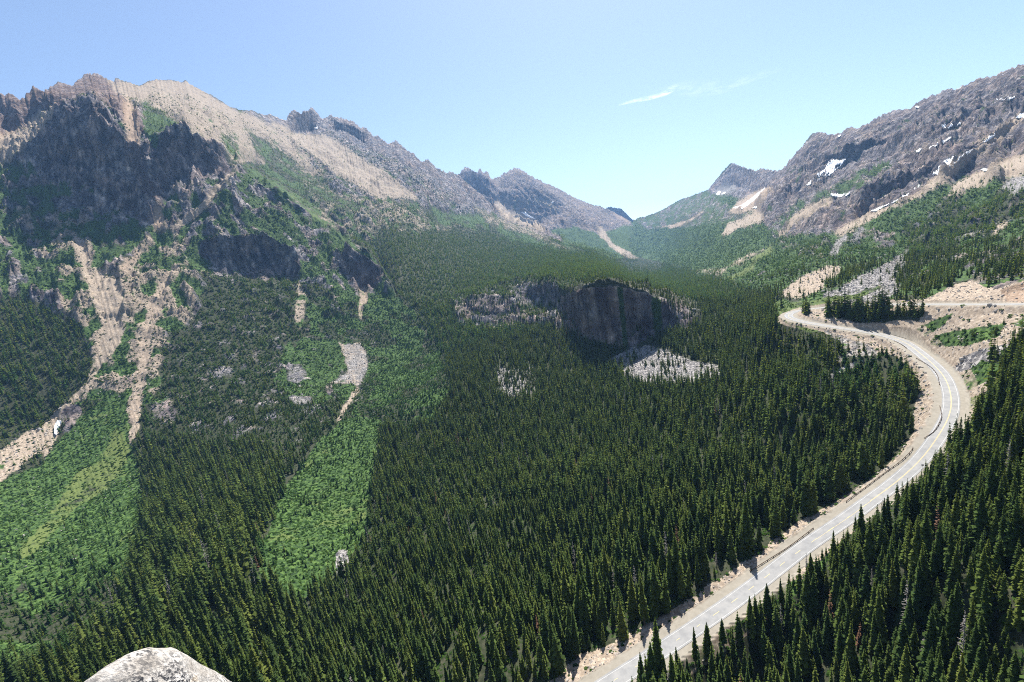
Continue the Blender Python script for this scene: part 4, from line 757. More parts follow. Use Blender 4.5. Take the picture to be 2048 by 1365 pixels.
def twig_geo(rg, whorls, nb, base, spread, droop=.2):
    vs, fs = [], []
    for w in range(whorls):
        t_ = base + (1 - base) * (w + rg.random()) / whorls; f = 1 - (t_ - base) / (1 - base)
        for i in range(nb):
            if rg.random() < .3: continue
            a = rg.random() * 6.28; Rb = spread * (f ** .7 + .05) * rg.uniform(.3, 1.1); ca, sa = math.cos(a), math.sin(a); w_ = .004; k = len(vs)
            z2 = t_ - droop * Rb * rg.uniform(0, 2.2); vs += [(0, 0, t_ - w_), (0, 0, t_ + w_), (Rb * ca, Rb * sa, z2 + .002), (Rb * ca + .004, Rb * sa, z2 - .003)]; fs.append((k, k + 1, k + 2, k + 3))
            k = len(vs); vs += [(-sa * w_, ca * w_, t_), (sa * w_, -ca * w_, t_), (Rb * ca, Rb * sa, z2), (Rb * ca * .98 - sa * .004, Rb * sa * .98 + ca * .004, z2)]; fs.append((k, k + 1, k + 2, k + 3))
    return vs, fs
def unlinked(name, parts):
    vs, fs, mi = [], [], []; mats = []
    for (v, f, m_) in parts:
        k = len(vs); vs += v; fs += [tuple(i + k for i in q) for q in f]; mi += [len(mats)] * len(f); mats.append(m_)
    o = mesh_np(name, np.array(vs), fs, None, mats=mats, midx=mi); COL.objects.unlink(o); return o
NEARV = []   # (trunk mesh, crown mesh) unit-height, fine
for k in range(10):
    g = random.Random(100 + k); sp = [.135, .11, .15, .125, .14, .10, .145, .12, .15, .13][k]
    cr = conifer_geo(g, 54, 10, .10 + .05 * (k % 3), sp * .95, 2, .5, .14, .72); tr = trunk_geo(1, .0135)
    c_ = mesh_np('crown', np.array(cr[0]), cr[1], M_YOUNG if k in (8, 9) else M_FIR); t2 = mesh_np('trunk', np.array(tr[0]), tr[1], M_BARK, smooth=True)
    COL.objects.unlink(c_); COL.objects.unlink(t2); NEARV.append((t2.data, c_.data))
SRC_N, SRC_M, SRC_F = [], [], []   # instance sources: near / middle / far forest
for k in range(5):
    g = random.Random(200 + k); sp = [.13, .11, .15, .12, .14][k]
    SRC_N.append(unlinked('conifer_near', [(*conifer_geo(g, 30, 8, .10, sp, 1, .5, .08, 1.1), M_FIR), (*trunk_geo(1, .013), M_BARK)]))
    SRC_M.append(unlinked('conifer_middle', [(*conifer_geo(g, 17, 6, .06, sp * 1.1, 1, .6, .05, 1.35), M_FIR), (*trunk_geo(1, .012, n=4), M_BARK)]))
    SRC_F.append(unlinked('conifer_far', [(*conifer_geo(g, 8, 5, .03, sp * 1.25, 1, .7, .0, 1.7), M_FIR)]))
YN = [unlinked('young_conifer', [(*conifer_geo(random.Random(300 + k), 20, 7, .02, .19 + .02 * k, 1, .5, .05, 1.2), M_YOUNG), (*trunk_geo(1, .012, n=4), M_BARK)]) for k in range(3)]
YF = [unlinked('young_conifer_far', [(*conifer_geo(random.Random(310 + k), 8, 5, .0, .21 + .02 * k, 1, .6, 0, 1.7), M_YOUNG)]) for k in range(2)]
DEADS = [unlinked('dead_conifer', [(*twig_geo(random.Random(320 + k), 26, 6, .12, .10), M_DEAD), (*trunk_geo(1, .012, n=5), M_DEAD)]) for k in range(2)]
REDS = [unlinked('rust_conifer', [(*conifer_geo(random.Random(330), 22, 5, .1, .09, 1, .5, .35), M_RED), (*trunk_geo(1, .012, n=5), M_BARK)])]
def shrub_geo(g, n):
    vs, fs = [], []
    for i in range(n):
        a = g.random() * 6.28; rr = math.sqrt(g.random()) * .5; z = .33 * math.sqrt(max(0, 1 - (rr / .52) ** 2)) * g.uniform(.4, 1.05); x, y = rr * math.cos(a), rr * math.sin(a); s = g.uniform(.06, .13); b = g.random() * 6.28; tx = g.uniform(-.6, .6); ty = g.uniform(-.6, .6); k = len(vs)
        for dx, dy in ((-1, -1), (1, -1), (1, 1), (-1, 1)):
            ex = (dx * math.cos(b) - dy * math.sin(b)) * s; ey = (dx * math.sin(b) + dy * math.cos(b)) * s; vs.append((x + ex, y + ey, z + ex * tx + ey * ty))
        fs.append((k, k + 1, k + 2, k + 3))
    return vs, fs
SHR = [unlinked('shrub', [(*shrub_geo(random.Random(340 + k), 46), M_SHRUB)]) for k in range(3)]

# scatter over the grid cells -------------------------------------------------
P00 = np.stack([GX, GY, GZ], -1)
e1 = P00[1:, :-1] - P00[:-1, :-1]; e2 = P00[:-1, 1:] - P00[:-1, :-1]
plan = np.abs(e1[..., 0] * e2[..., 1] - e1[..., 1] * e2[..., 0])      # horizontal area
cell = lambda k: CV[k][:-1, :-1]
rowi = np.arange(NRT - 1)[:, None] + 0 * plan
RRg = np.hypot(GX, GY)[:-1, :-1]
ue, ve, de = GU[:-1, :-1], GV_[:-1, :-1], RRg
inv_ = (ue > -220) & (ue < 2270) & (ve > -50) & (ve < 1560) & (rowi >= n_lo - 1) & (rowi < NRT - n_bk)
spacing = np.interp(RRg, [150, 400, 800, 1500, 3000, 6000], [5.0, 4.9, 5.0, 5.6, 6.8, 9])
spacing = spacing * np.where((ue < 600) & (ve > 850), 1.25, 1.0)
spacing = spacing * np.where((RRg < 460) & (ue > 1350) & (pad(SG)[:-1, :-1] > 0), .74, 1.0)
spacing = spacing * np.where((ue > 1635) & (ue < 1850) & (ve > 600) & (ve < 672), .55, 1.0)
def scatter(dens, seed):
    g = np.random.default_rng(seed); lam = np.where(inv_, dens, 0); n = g.poisson(np.minimum(lam, 6)).astype(int)
    j, i = np.nonzero(n); rep = n[j, i]; j = np.repeat(j, rep); i = np.repeat(i, rep); a = g.random(len(j))[:, None]; b = g.random(len(j))[:, None]
    P = P00[j, i] * (1 - a) * (1 - b) + P00[j, i + 1] * a * (1 - b) + P00[j + 1, i] * (1 - a) * b + P00[j + 1, i + 1] * a * b
    return P, j, i, g
steep = np.hypot(e1[..., 0], e1[..., 1]) + 1e-6; slope = np.abs(e1[..., 2]) / steep
hj = plan > steep * 0  # all
longc = np.linalg.norm(e1, axis=-1) > 60           # the stretched cells behind crests
den = cell('tree') * plan / spacing ** 2 * sstep(4.2, 2.6, slope); den[longc] *= .25
TP, tj, ti, g0 = scatter(den, 5)
TH = cell('hgt')[tj, ti] * np.clip(g0.normal(1, .27, len(TP)), .4, 1.6)
TH *= np.where(g0.random(len(TP)) < .18, .55, 1.0)
TY = cell('young')[tj, ti] > g0.random(len(TP)) * .9 + .05
TY |= (np.hypot(TP[:, 0], TP[:, 1]) > 1100) & (g0.random(len(TP)) < .4)
tu, tv, td = proj(TP[:, 0], TP[:, 1], TP[:, 2]); print('trees', len(TP)); print('cov', {k: float(COV[k][np.unravel_index(np.argmin((U-1850)**2+(V-640)**2), U.shape)]) for k in CH}, float(GRAV[np.unravel_index(np.argmin((U-1850)**2+(V-640)**2), U.shape)]))
# thin trees that would stand too near each other (grid hash)
def thin(P, s):
    k = np.floor(P[:, :2] / s).astype(np.int64); key = k[:, 0] * 100003 + k[:, 1]; _, ix = np.unique(key, return_index=True); return ix
rr_ = np.hypot(TP[:, 0], TP[:, 1]); nearm = rr_ < 1000; ix = thin(TP[nearm], 2.6); keep = np.r_[np.nonzero(nearm)[0][ix], np.nonzero(~nearm)[0]]
TP, TH, TY, tu, tv, td = TP[keep], TH[keep], TY[keep], tu[keep], tv[keep], td[keep]; g1 = np.random.default_rng(8)
KIND = g1.random(len(TP)); print('kept', len(TP))
tu2, tv2, _ = proj(TP[:, 0], TP[:, 1], TP[:, 2] + TH * .75)
size = TH * FPX / td; size[(tu2 < 0) | (tu2 > 2048) | (tv2 < 0) | (tv2 > 1362) | (tv2 < 40)] = 0
dead = KIND < .012; redk = (KIND > .012) & (KIND < .0155)
# keep foreground sight of the highway: no tree top across it on the viewer's side
def hits_road():
    bad = np.zeros(len(TP), bool); ru, rv, rdp = proj(road[:, 0], road[:, 1], road[:, 2]); 
    lim = np.interp(tu, [1200, 1222, 1314, 1443, 1584, 1700, 1792, 1876, 1905, 1912], [1395, 1385, 1330, 1242, 1135, 1052, 985, 895, 835, 760])
    own = (tu > 1180) & (tu < 2000) & (tv > 780) & (TP[:, 0] > 60)
    toph = TH * FPX / td * .86; rightside = own & (tv > lim)
    over = rightside & (tv - toph < lim - 2)
    return over
ov = hits_road(); TH[ov] *= .55; ov = hits_road(); kill = ov & (g1.random(len(TP)) < .9); ok = ~kill
l2 = np.interp(tu, [1560, 1590, 1622, 1685, 1739, 1798, 1843], [640, 653, 657, 667, 676, 694, 726]); tp_ = TH * FPX / td * .93
o2 = (tu > 1556) & (tu < 1846) & (tv > l2) & (tv < 830) & (tv - tp_ < l2 + 3); TH = np.where(o2, TH * np.clip((tv - l2 - 3) / tp_, 0, 1), TH); ok &= TH > 2.5
TP, TH, TY, tu, tv, td, KIND, size, dead, redk = [a[ok] for a in (TP, TH, TY, tu, tv, td, KIND, size, dead, redk)]
size = TH * FPX / td * (size > 0)
order = np.argsort(-size); NI = 262; indiv = np.zeros(len(TP), bool); indiv[order[:NI]] = True

def zone(u, v):
    if u > 1150 and v > 1395 - (u - 1200) * .82:
        if u > 1800: return ('dark green conifer with layered boughs in the dense right-hand forest at the frame edge', 'conifers in the forest right of the highway')
        if u > 1550: return ('dark green conifer with ragged boughs in the forest between highway and right frame edge', 'conifers in the forest below the straight highway')
        return ('slender conifer standing in the low corner just right of the highway', 'conifers at the near right verge')
    if u > 900: return ('slim dark conifer in the forest just left of the near highway', 'conifers left of the near highway')
    if u > 480: return ('narrow olive green conifer in the forest at the bottom centre', 'conifers at the bottom centre')
    return ('tall dark conifer in the old forest between the green meadow and avalanche chute', 'tall conifers near the pale boulder')
def tree_obj(P, H, var, rot, label, cat='conifer', group=None, crown=None, trunk=None, name='conifer_tree', lean=(0, 0)):
    e = bpy.data.objects.new(name, None); COL.objects.link(e); e.location = (P[0], P[1], P[2] - .3); e.rotation_euler = (lean[0], lean[1], rot); e.scale = (H, H, H)
    t_, c_ = NEARV[var]
    for nm, dt in (('trunk', trunk or t_), ('crown', crown or c_)):
        q = bpy.data.objects.new(nm, dt); COL.objects.link(q); q.parent = e
    e.empty_display_size = .1
    return tag(e, label, cat, group)
DM, RM = DEADS[0].data, REDS[0].data
def bare(g):  # trunk and bare-branch crown meshes
    v, f = twig_geo(random.Random(g), 34, 7, .12, .10); o = mesh_np('crown', np.array(v), f, M_DEAD); COL.objects.unlink(o); v, f = trunk_geo(1, .012); o2 = mesh_np('trunk', np.array(v), f, M_DEAD); COL.objects.unlink(o2); return o.data, o2.data
def rusty(g):
    v, f = conifer_geo(random.Random(g), 26, 6, .1, .10, 1, .5, .3); o = mesh_np('crown', np.array(v), f, M_RED); COL.objects.unlink(o); return o.data
BARE = [bare(1), bare(2)]; RUST = rusty(4)
nsn = 0
for k in order[:NI]:
    lab, grp = zone(tu[k], tv[k]); P = TP[k]; rot = rnd.random() * 6.28
    if dead[k]: lab = lab.replace('dark green conifer with layered boughs', 'bare grey dead conifer').replace('dark green conifer with ragged boughs', 'bare grey dead conifer').replace('slender conifer', 'bare grey dead conifer').replace('slim dark conifer', 'bare grey dead conifer').replace('narrow olive green conifer', 'bare grey dead conifer').replace('tall dark conifer', 'bare grey dead conifer'); tree_obj(P, TH[k], 0, rot, lab, 'dead tree', 'bare grey snags in the forests', *BARE[k % 2], name='dead_tree')
    elif redk[k]: lab = 'rust brown dying conifer ' + lab[lab.index(' in ') + 1 if ' in ' in lab else 0:]; tree_obj(P, TH[k], 0, rot, lab, 'dead tree', 'rust brown dying conifers', RUST, name='dead_tree')
    else: tree_obj(P, TH[k], (8 + k % 2) if TY[k] else int(k) % 8, rot, lab, 'conifer', grp, lean=(rnd.uniform(-.03, .03), rnd.uniform(-.03, .03)))
# trees one can name: (base photo point, height m, kind, label)
def atroad(u, v):
    p = at(u, v); return p
NAMED = [((1283,1385),17,'g','ragged spire conifer standing alone before the highway at the bottom'),
 ((1332,1380),19,'t','thin topped conifer beside the highway, right of the lone bottom spire'),
 ((1358,1376),22,'t','tallest thin grey topped conifer at the bottom end of the right verge'),
 ((1376,1350),10,'g','short pointed green conifer between two thin topped verge conifers'),
 ((1392,1332),21,'t','very thin dark conifer with bare mast top on the right verge'),
 ((1418,1322),21,'g','dark spire conifer whose tip touches the right white line'),
 ((1447,1290),15,'g','dark conifer rising from bright young growth on the right verge'),
 ((1502,1262),20,'g','lone dark conifer with narrow crown reaching over the right white line'),
 ((1536,1240),21,'g','broad topped conifer overlapping the gravel verge right of the highway'),
 ((1562,1215),17,'g','first of two spires at the verge gap above the broad topped conifer'),
 ((1614,1195),25,'d','bare grey dead tree reaching the right white line'),
 ((1668,1160),27,'g','heavy dark conifer covering part of the right lane edge'),
 ((1722,1108),27,'g','dark pointed conifer crossing the right white line midway along the straight'),
 ((1765,1090),24,'d','leafless grey snag at the edge of the right forest below the bend'),
 ((1775,1075),23,'g','sharp dark conifer beside the leafless snag below the bend'),
 ((1812,1275),26,'d','silvery dead tree standing inside the right forest'),
 ((1925,1355),26,'d','pale dead tree near the lower right corner'),
 ((1336,1140),26,'d','pale silvery dead tree in the forest left of the highway'),
 ((1202,1272),22,'g','long trunked conifer leaning beside the rocks left of the highway'),
 ((1246,1278),24,'g','bare trunked conifer at the rocky edge left of the highway'),
 ((1397,1172),20,'g','bare trunked conifer with high crown at the rock edge near the guard rail'),
 ((1502,1142),3.2,'y','tiny conifer by the near end of the long guard rail'),
 ((1282,1280),3.6,'y','tiny dark conifer alone on the rocky verge near the bottom'),
 ((1110,1372),6,'y','small bright conifer on the sandy verge at the bottom edge')]
for (uv, H, kd, lab) in NAMED:
    P = at(*uv); rot = rnd.random() * 6.28; vv = rnd.randrange(8)
    if kd == 'd': tree_obj(P, H, 0, rot, lab, 'dead tree', None, *BARE[vv % 2], name='dead_tree')
    elif kd == 'y': tree_obj(P, H, 9, rot, lab, 'conifer')
    elif kd == 't': tree_obj(P, H, 5, rot, lab, 'conifer')
    else: tree_obj(P, H, vv, rot, lab, 'conifer')

# instanced masses ------------------------------------------------------------
def instancer(name, P, scale, rot, kind, sources, smax=None):
    me = bpy.data.meshes.new(name); me.vertices.add(len(P)); me.vertices.foreach_set('co', np.ascontiguousarray(P, np.float32).ravel()); me.update()
    o = bpy.data.objects.new(name, me); COL.objects.link(o)
    a = me.attributes.new('sc', 'FLOAT_VECTOR', 'POINT'); a.data.foreach_set('vector', np.ascontiguousarray(scale, np.float32).ravel())
    a = me.attributes.new('ro', 'FLOAT_VECTOR', 'POINT'); a.data.foreach_set('vector', np.ascontiguousarray(rot, np.float32).ravel())
    a = me.attributes.new('ki', 'INT', 'POINT'); a.data.foreach_set('value', np.asarray(kind, np.int32))
    ng = bpy.data.node_groups.new(name + '_nodes', 'GeometryNodeTree'); ng.interface.new_socket('Geometry', in_out='INPUT', socket_type='NodeSocketGeometry'); ng.interface.new_socket('Geometry', in_out='OUTPUT', socket_type='NodeSocketGeometry')
    N = ng.nodes; Lk = ng.links; gi = N.new('NodeGroupInput'); go = N.new('NodeGroupOutput'); iop = N.new('GeometryNodeInstanceOnPoints'); iop.inputs['Pick Instance'].default_value = True
    j = N.new('GeometryNodeJoinGeometry')
    for s in reversed(sources):
        oi = N.new('GeometryNodeObjectInfo'); oi.inputs['Object'].default_value = s; oi.inputs['As Instance'].default_value = True; Lk.new(oi.outputs['Geometry'], j.inputs[0])
    def named(n, t): q = N.new('GeometryNodeInputNamedAttribute'); q.data_type = t; q.inputs['Name'].default_value = n; return q.outputs['Attribute']
    Lk.new(gi.outputs[0], iop.inputs['Points']); Lk.new(j.outputs[0], iop.inputs['Instance']); Lk.new(named('ki', 'INT'), iop.inputs['Instance Index']); Lk.new(named('sc', 'FLOAT_VECTOR'), iop.inputs['Scale'])
    e2r = N.new('FunctionNodeEulerToRotation'); Lk.new(named('ro', 'FLOAT_VECTOR'), e2r.inputs[0]); Lk.new(e2r.outputs[0], iop.inputs['Rotation'])
    Lk.new(iop.outputs[0], go.inputs[0]); md = o.modifiers.new('scatter', 'NODES'); md.node_group = ng
    return tag(o, kind='stuff')
rest = ~indiv; P = TP[rest].copy(); P[:, 2] -= .3; H = TH[rest]; yg = TY[rest]; dp = np.hypot(P[:, 0], P[:, 1]); kd = g1.integers(0, 5, len(P))
ki = np.where(dp < 420, kd, np.where(dp < 1150, 5 + kd, 10 + kd))
ki = np.where(yg, np.where(dp < 900, 15 + kd % 3, 18 + kd % 2), ki); dd_ = dead[rest] & (dp < 1300); rr2 = redk[rest] & (dp < 1300); ki = np.where(dd_, 20 + kd % 2, ki); ki = np.where(rr2, 22, ki)
sc = np.c_[H * g1.uniform(.85, 1.2, len(P)), H * g1.uniform(.85, 1.2, len(P)), H]; ro = np.c_[g1.normal(0, .025, len(P)), g1.normal(0, .025, len(P)), g1.random(len(P)) * 6.28]
SRC = SRC_N + SRC_M + SRC_F + YN + YF + DEADS + REDS
fo = instancer('conifer_forest', P, sc, ro, ki, SRC); tag(fo, 'dense dark conifer forest filling the valley and climbing the slopes', 'forest')
# shrubs
spS = np.interp(RRg, [200, 900, 2500, 6000], [2.1, 3.6, 7.5, 14])
dS = np.clip(cell('shrub'), 0, 1) * plan / spS ** 2 * sstep(2.5, 1.5, slope); dS[longc] *= .2
SP, sj, si, g2 = scatter(dS, 9); w = np.interp(np.hypot(SP[:, 0], SP[:, 1]), [200, 900, 2500, 6000], [2.0, 3.2, 6, 10]) * g2.uniform(.4, 1.3, len(SP)); print('shrubs', len(SP))
so = instancer('shrub_cover', SP - np.array([0, 0, .1]), np.c_[w, w, w * g2.uniform(.6, 1.1, len(SP))], np.c_[0 * w, 0 * w, g2.random(len(SP)) * 6.28], g2.integers(0, 3, len(SP)), SHR); tag(so, 'bright green shrubs covering the avalanche slopes and rock ledges', 'shrubs')
# rubble
M_RUB = simple('pale_granite', [(.3, (.20, .18, .165)), (.5, (.33, .30, .265)), (.7, (.46, .43, .39))], .6, vec='pos')
def rock_geo(seed, n=1):
    import bmesh
    bm = bmesh.new(); bmesh.ops.create_icosphere(bm, subdivisions=2, radius=.5); g = random.Random(seed)
    pl = [(np.array([g.gauss(0, 1) for _ in range(3)]), g.uniform(.28, .42)) for _ in range(9)]
    for v in bm.verts:
        c = np.array(v.co)
        for nrm_, d in pl:
            nn_ = nrm_ / np.linalg.norm(nrm_); s = c @ nn_
            if s > d: c = c - nn_ * (s - d)
        v.co = c * np.array([1, .8, .65])
    me = bpy.data.meshes.new('rock'); bm.to_mesh(me); bm.free(); me.materials.append(M_RUB); return bpy.data.objects.new('rock', me)
ROCKS = [rock_geo(k) for k in range(4)]
tal = np.clip(cell('talus') + .30 * cell('scree'), 0, 1) * (cell('rock') < .5) * (RRg < 1300) * (pad(DR)[:-1, :-1] > 9.5)
spR = np.interp(RRg, [200, 600, 1300], [1.7, 3.0, 5]); RP, rj, ri_, g3 = scatter(tal * plan / spR ** 2, 12)
w = np.interp(np.hypot(RP[:, 0], RP[:, 1]), [200, 600, 1300], [.8, 1.5, 2.6]) * np.exp(g3.normal(0, .45, len(RP))); print('rocks', len(RP))
ro_ = instancer('talus_rubble', RP, np.c_[w, w, w], g3.random((len(RP), 3)) * 6.28, g3.integers(0, 4, len(RP)), ROCKS); tag(ro_, 'pale broken rock scattered on the verge, talus fields and scree', 'rubble')

# ------------------------------------------------------------------ snow patches
def drape(poly, label):
    P = np.array(poly, float); x0, y0 = P.min(0) - 2; x1, y1 = P.max(0) + 2; us = np.arange(x0, x1, .7); vs_ = np.arange(y0, y1, .7); uu, vv = np.meshgrid(us, vs_)
    tu_, tv_ = uu.copy(), vv.copy()
    for _ in range(14):
        c, r = col_row(tu_, tv_); W = surf(c, r); pu_, pv_, _d2 = proj(W[..., 0], W[..., 1], W[..., 2]); tu_ += .6 * (uu - pu_); tv_ += .6 * (vv - pv_)
    off_ = np.hypot(uu - pu_, vv - pv_)
    dist = np.linalg.norm(W, axis=-1, keepdims=True); W = W * (1 - 6.0 / dist); W[..., 2] += 1.5
    jit = 1.1 * perlin(uu / 3, vv / 3, 9); ins = inpoly(uu + jit, vv + 1.1 * perlin(uu / 3, vv / 3, 19), P)
    ins &= off_ < 4
    k = ins[:-1, :-1] & ins[1:, 1:] & ins[:-1, 1:] & ins[1:, :-1]
    # drop cells that straddle a depth break
    dd = dist[..., 0]; k &= (np.abs(dd[1:, :-1] - dd[:-1, :-1]) < .06 * dd[:-1, :-1])
    j, i = np.nonzero(k); nU = len(us)
    if len(j) < 2: return
    q = np.stack([(j + 1) * nU + i, (j + 1) * nU + i + 1, j * nU + i + 1, j * nU + i], -1); idx, inv2 = np.unique(q, return_inverse=True)
    V3 = W.reshape(-1, 3)[idx]; c0 = V3.mean(0); o = mesh_np('snow_patch', V3 - c0, inv2.reshape(-1, 4), M_SNOW, smooth=True); o.location = c0
    sm = o.modifiers.new('depth', 'SOLIDIFY'); sm.thickness = 1.5; sm.offset = -1
    tag(o, label, 'snow patch', 'old snow patches on the mountains')
for p_, l_ in SNOWS: drape(p_, l_)

# ------------------------------------------------------------------ foreground boulder
def boulder():
    m, nt, b = newmat('lichened_granite'); v = nt.nodes.new('ShaderNodeTexCoord').outputs['Object']
    c = ramp(nt, noise(nt, 5, 8, .7, v), [(.38, (.33, .30, .265)), (.5, (.50, .47, .43)), (.62, (.64, .61, .57))])
    mp = nt.nodes.new('ShaderNodeMapping'); nt.links.new(v, mp.inputs[0]); mp.inputs['Scale'].default_value = (1, 2.6, 2.6); mp.inputs['Rotation'].default_value = (0, 0, .6)
    sp = noise(nt, 22, 6, .7, mp.outputs[0]); big = noise(nt, 1.6, 4, .5, v)
    f = math_(nt, 'MULTIPLY', ramp(nt, sp, [(.49, (0, 0, 0)), (.53, (1, 1, 1))]), ramp(nt, big, [(.40, (.15, .15, .15)), (.52, (1, 1, 1))]))
    c = mixc(nt, f, c, (.035, .038, .046)); c = mixc(nt, math_(nt, 'MULTIPLY', ramp(nt, noise(nt, 9, 4, .6, v), [(.6, (0, 0, 0)), (.68, (1, 1, 1))]), .35), c, (.55, .42, .27))
    nt.links.new(c, b.inputs['Base Color']); bump(nt, b, math_(nt, 'ADD', noise(nt, 26, 8, .75, v), math_(nt, 'MULTIPLY', sp, .5)), .8, .03)
    # crest outline seen from the viewpoint, 3.6 m away
    prof = [(60,1440),(120,1395),(165,1366),(190,1350),(215,1336),(240,1322),(262,1312),(280,1307),(298,1303),(320,1304),(345,1302),(360,1306),(378,1317),(400,1334),(425,1348),(455,1362),(500,1388),(560,1430),(600,1470)]
    pr = np.array(prof, float); N = 260; M_ = 150; uu = np.linspace(60, 600, N); crestv = np.interp(uu, pr[:, 0], pr[:, 1])
    a, e = ae(uu, crestv); a = np.radians(a); d0 = 3.7; cr = np.stack([d0 * np.sin(a), d0 * np.cos(a), d0 * np.tan(np.radians(e))], -1)
    ctr = cr.mean(0); V3 = []; fw = np.array([np.sin(a.mean()), np.cos(a.mean()), 0])
    for j in range(M_):
        t_ = j / (M_ - 1) * 2 - 1                     # -1 near side ... 1 far side
        prof_ = -1.9 * abs(t_) ** 2.0 if t_ < 0 else -2.1 * t_ ** 1.7
        off = fw * (t_ * (1.15 if t_ > 0 else .95)); row = cr + off; row = row + (ctr - row) * np.array([1, 1, 0]) * (.28 * t_ * t_); row[:, 2] = cr[:, 2] + prof_
        V3.append(row)
    V3 = np.array(V3); n_ = fbm(V3[..., 0] * 1.3 + 7, V3[..., 1] * 1.3, .9, 5, 14) * .10 + fbm(V3[..., 0], V3[..., 1] + V3[..., 2], .22, 4, 15, .6) * .05
    tt = np.abs(np.linspace(-1, 1, M_))[:, None]; V3[..., 2] += n_ * np.clip(tt * 5 + .12, 0, 1); V3 -= ctr
    bot = V3.copy(); bot[..., 2] = -5.2; allv = np.vstack([V3.reshape(-1, 3), bot.reshape(-1, 3)]); fs = []
    idx = lambda j, i, b_=0: b_ * M_ * N + j * N + i
    for j in range(M_ - 1):
        for i in range(N - 1): fs.append((idx(j, i), idx(j, i + 1), idx(j + 1, i + 1), idx(j + 1, i)))
    for i in range(N - 1): fs.append((idx(0, i, 1), idx(0, i + 1, 1), idx(0, i + 1), idx(0, i))); fs.append((idx(M_ - 1, i), idx(M_ - 1, i + 1), idx(M_ - 1, i + 1, 1), idx(M_ - 1, i, 1)))
    for j in range(M_ - 1): fs.append((idx(j, 0), idx(j + 1, 0), idx(j + 1, 0, 1), idx(j, 0, 1))); fs.append((idx(j + 1, N - 1), idx(j, N - 1), idx(j, N - 1, 1), idx(j + 1, N - 1, 1)))
    o = mesh_np('boulder', allv, fs, m, smooth=True); o.location = ctr
    tag(o, 'pale granite boulder with black lichen speckles jutting into the bottom left', 'boulder')
boulder()

# small sign by the bend
def sign():
    P = at(1846, 940); e = bpy.data.objects.new('road_sign', None); e.location = P; COL.objects.link(e); tag(e, 'small grey-backed road sign on a post at the right forest edge', 'sign')
    m = simple('sign_back', [(.3, (.22, .22, .24)), (.7, (.32, .32, .34))], 3, .5)
    def bx(n, c, s):
        v = [(c[0] + x * s[0], c[1] + y * s[1], c[2] + z * s[2]) for z in (-1, 1) for x, y in ((-1, -1), (1, -1), (1, 1), (-1, 1))]; return mesh_np(n, np.array(v), [(3, 2, 1, 0), (4, 5, 6, 7), (0, 1, 5, 4), (1, 2, 6, 5), (2, 3, 7, 6), (3, 0, 4, 7)], m, e)
    bx('post', (0, .08, 1.2), (.05, .05, 1.6)); bx('panel', (0, 0, 2.6), (.55, .03, .55)); e.rotation_euler = (0, 0, -.6)
sign()

# ------------------------------------------------------------------ cirrus wisps, far above the mountains
def cirrus():
    m = bpy.data.materials.new('cirrus'); m.use_nodes = True; nt = m.node_tree; nt.nodes.remove(nt.nodes['Principled BSDF']); out = nt.nodes['Material Output']
    at_ = nt.nodes.new('ShaderNodeAttribute'); at_.attribute_name = 'fade'; v = nt.nodes.new('ShaderNodeNewGeometry').outputs['Position']
    n = noise(nt, .0016, 8, .65, v); f = math_(nt, 'MULTIPLY', at_.outputs['Fac'], ramp(nt, n, [(.40, (0, 0, 0)), (.72, (1, 1, 1))])); f = math_(nt, 'MULTIPLY', f, .75)
    tr = nt.nodes.new('ShaderNodeBsdfTransparent'); d = nt.nodes.new('ShaderNodeBsdfDiffuse'); d.inputs[0].default_value = (.95, .95, .95, 1); t2 = nt.nodes.new('ShaderNodeBsdfTranslucent'); t2.inputs[0].default_value = (.95, .95, .95, 1)
    s = nt.nodes.new('ShaderNodeAddShader'); nt.links.new(d.outputs[0], s.inputs[0]); nt.links.new(t2.outputs[0], s.inputs[1]); mx = nt.nodes.new('ShaderNodeMixShader'); nt.links.new(f, mx.inputs[0]); nt.links.new(tr.outputs[0], mx.inputs[1]); nt.links.new(s.outputs[0], mx.inputs[2]); nt.links.new(mx.outputs[0], out.inputs[0])
    def wisp(pts, wd, amp):
        a, e = ae([p[0] for p in pts], [p[1] for p in pts]); h = 7000.0; r = h / np.tan(np.radians(e)); C3 = catmull(np.stack([r * np.sin(np.radians(a)), r * np.cos(np.radians(a)), 0 * r + h], -1), 60)
        n = len(C3); K = 13; t_ = np.gradient(C3[:, :2], axis=0); t_ /= np.linalg.norm(t_, axis=1)[:, None] + 1e-9; nn = np.c_[t_[:, 1], -t_[:, 0]]; s_ = np.linspace(0, 1, n); W = wd * (.25 + np.sin(np.pi * s_) ** .7)
        vs, fd = [], []
        for k in range(K):
            q = k / (K - 1) * 2 - 1; vs.append(np.c_[C3[:, :2] + nn * (W * q)[:, None], C3[:, 2] + 60 * q * q]); fd.append(amp * (1 - q * q) ** 1.5 * np.sin(np.pi * s_) ** .6)
        fs = [(k * n + i, k * n + i + 1, (k + 1) * n + i + 1, (k + 1) * n + i) for k in range(K - 1) for i in range(n - 1)]
        o = mesh_np('cirrus_cloud', np.vstack(vs), fs, m, smooth=True); at2 = o.data.attributes.new('fade', 'FLOAT', 'POINT'); at2.data.foreach_set('value', np.concatenate(fd).astype(np.float32)); return tag(o, kind='stuff')
    tag(wisp([(1236,212),(1270,204),(1305,197),(1325,192),(1340,182),(1354,168)], 330, .6), 'brightest hooked cirrus wisp high above the pass', 'cloud')
    tag(wisp([(1300,190),(1360,176),(1430,182),(1500,160),(1570,138)], 900, .12), 'faint cirrus streak trailing right of the hooked wisp', 'cloud')
    0 and tag(wisp([(1160,70),(1240,85),(1320,75),(1400,60)], 1500, .10), 'barely visible cirrus veil higher up in the middle', 'cloud')
cirrus()

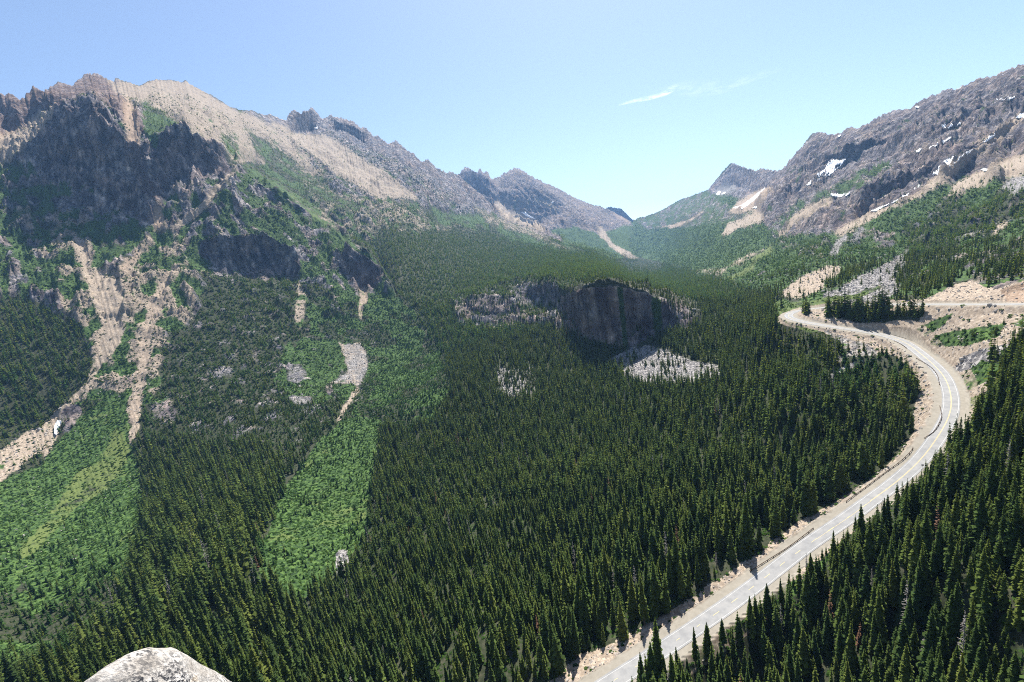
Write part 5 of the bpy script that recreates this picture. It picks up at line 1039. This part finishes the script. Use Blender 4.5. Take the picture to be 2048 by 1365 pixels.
# ------------------------------------------------------------------ haze, sun, sky, camera
HZ = 3.6e-5
def haze():
    x, y0, y1, z0, z1 = 12500, -60, 15200, GZ.min() - 3, GZ.max() + 40
    v = [(sx * x, yy, zz) for zz in (z0, z1) for sx, yy in ((-1, y0), (1, y0), (1, y1), (-1, y1))]; m = bpy.data.materials.new('haze'); m.use_nodes = True; nt = m.node_tree; nt.nodes.remove(nt.nodes['Principled BSDF'])
    p = nt.nodes.new('ShaderNodeVolumePrincipled'); p.inputs['Color'].default_value = (.30, .56, 1, 1); p.inputs['Density'].default_value = HZ; p.inputs['Anisotropy'].default_value = .2; nt.links.new(p.outputs[0], nt.nodes['Material Output'].inputs['Volume'])
    tag(mesh_np('haze', np.array(v), [(3, 2, 1, 0), (4, 5, 6, 7), (0, 1, 5, 4), (1, 2, 6, 5), (2, 3, 7, 6), (3, 0, 4, 7)], m), kind='stuff')
haze()
SAZ, SEL = R(17), R(58)     # azimuth from +Y toward +X
sd = bpy.data.lights.new('sun', 'SUN'); sd.energy = 5.0; sd.angle = R(.53); sd.color = (1, .95, .87); so_ = bpy.data.objects.new('sun', sd); COL.objects.link(so_)
from mathutils import Vector, Matrix
dv = Vector((math.sin(SAZ) * math.cos(SEL), math.cos(SAZ) * math.cos(SEL), math.sin(SEL))); so_.rotation_euler = dv.to_track_quat('Z', 'Y').to_euler(); so_.location = (0, 0, 100)
w = bpy.data.worlds.new('World'); C.world = w; w.use_nodes = True; nt = w.node_tree; bg = nt.nodes['Background']; sk_ = nt.nodes.new('ShaderNodeTexSky'); sk_.sky_type = 'NISHITA'; sk_.sun_disc = False
sk_.sun_elevation = SEL; sk_.sun_rotation = SAZ; sk_.altitude = 900; sk_.air_density = 1.0; sk_.dust_density = 1.5; sk_.ozone_density = .6
nt.links.new(sk_.outputs[0], bg.inputs[0]); bg.inputs[1].default_value = .082
cd_ = bpy.data.cameras.new('camera'); cam = bpy.data.objects.new('camera', cd_); COL.objects.link(cam); C.camera = cam
cd_.sensor_width = 36; cd_.lens = 36 * FPX / 2048; cd_.clip_start = .1; cd_.clip_end = 80000
rm_ = Matrix((Vector(IR), Vector(-ID), Vector(-Fw))).transposed(); cam.matrix_world = rm_.to_4x4()
C.view_settings.view_transform = 'Standard'; C.view_settings.look = 'None'; C.view_settings.gamma = 1; C.view_settings.exposure = 1.14
C.cycles.max_bounces = 6; C.cycles.diffuse_bounces = 3; C.cycles.transmission_bounces = 3; C.cycles.transparent_max_bounces = 12; C.cycles.volume_bounces = 1
C.cycles.use_denoising = False; C.cycles.use_adaptive_sampling = False; C.cycles.pixel_filter_type = 'BLACKMAN_HARRIS'; C.cycles.filter_width = 1.05
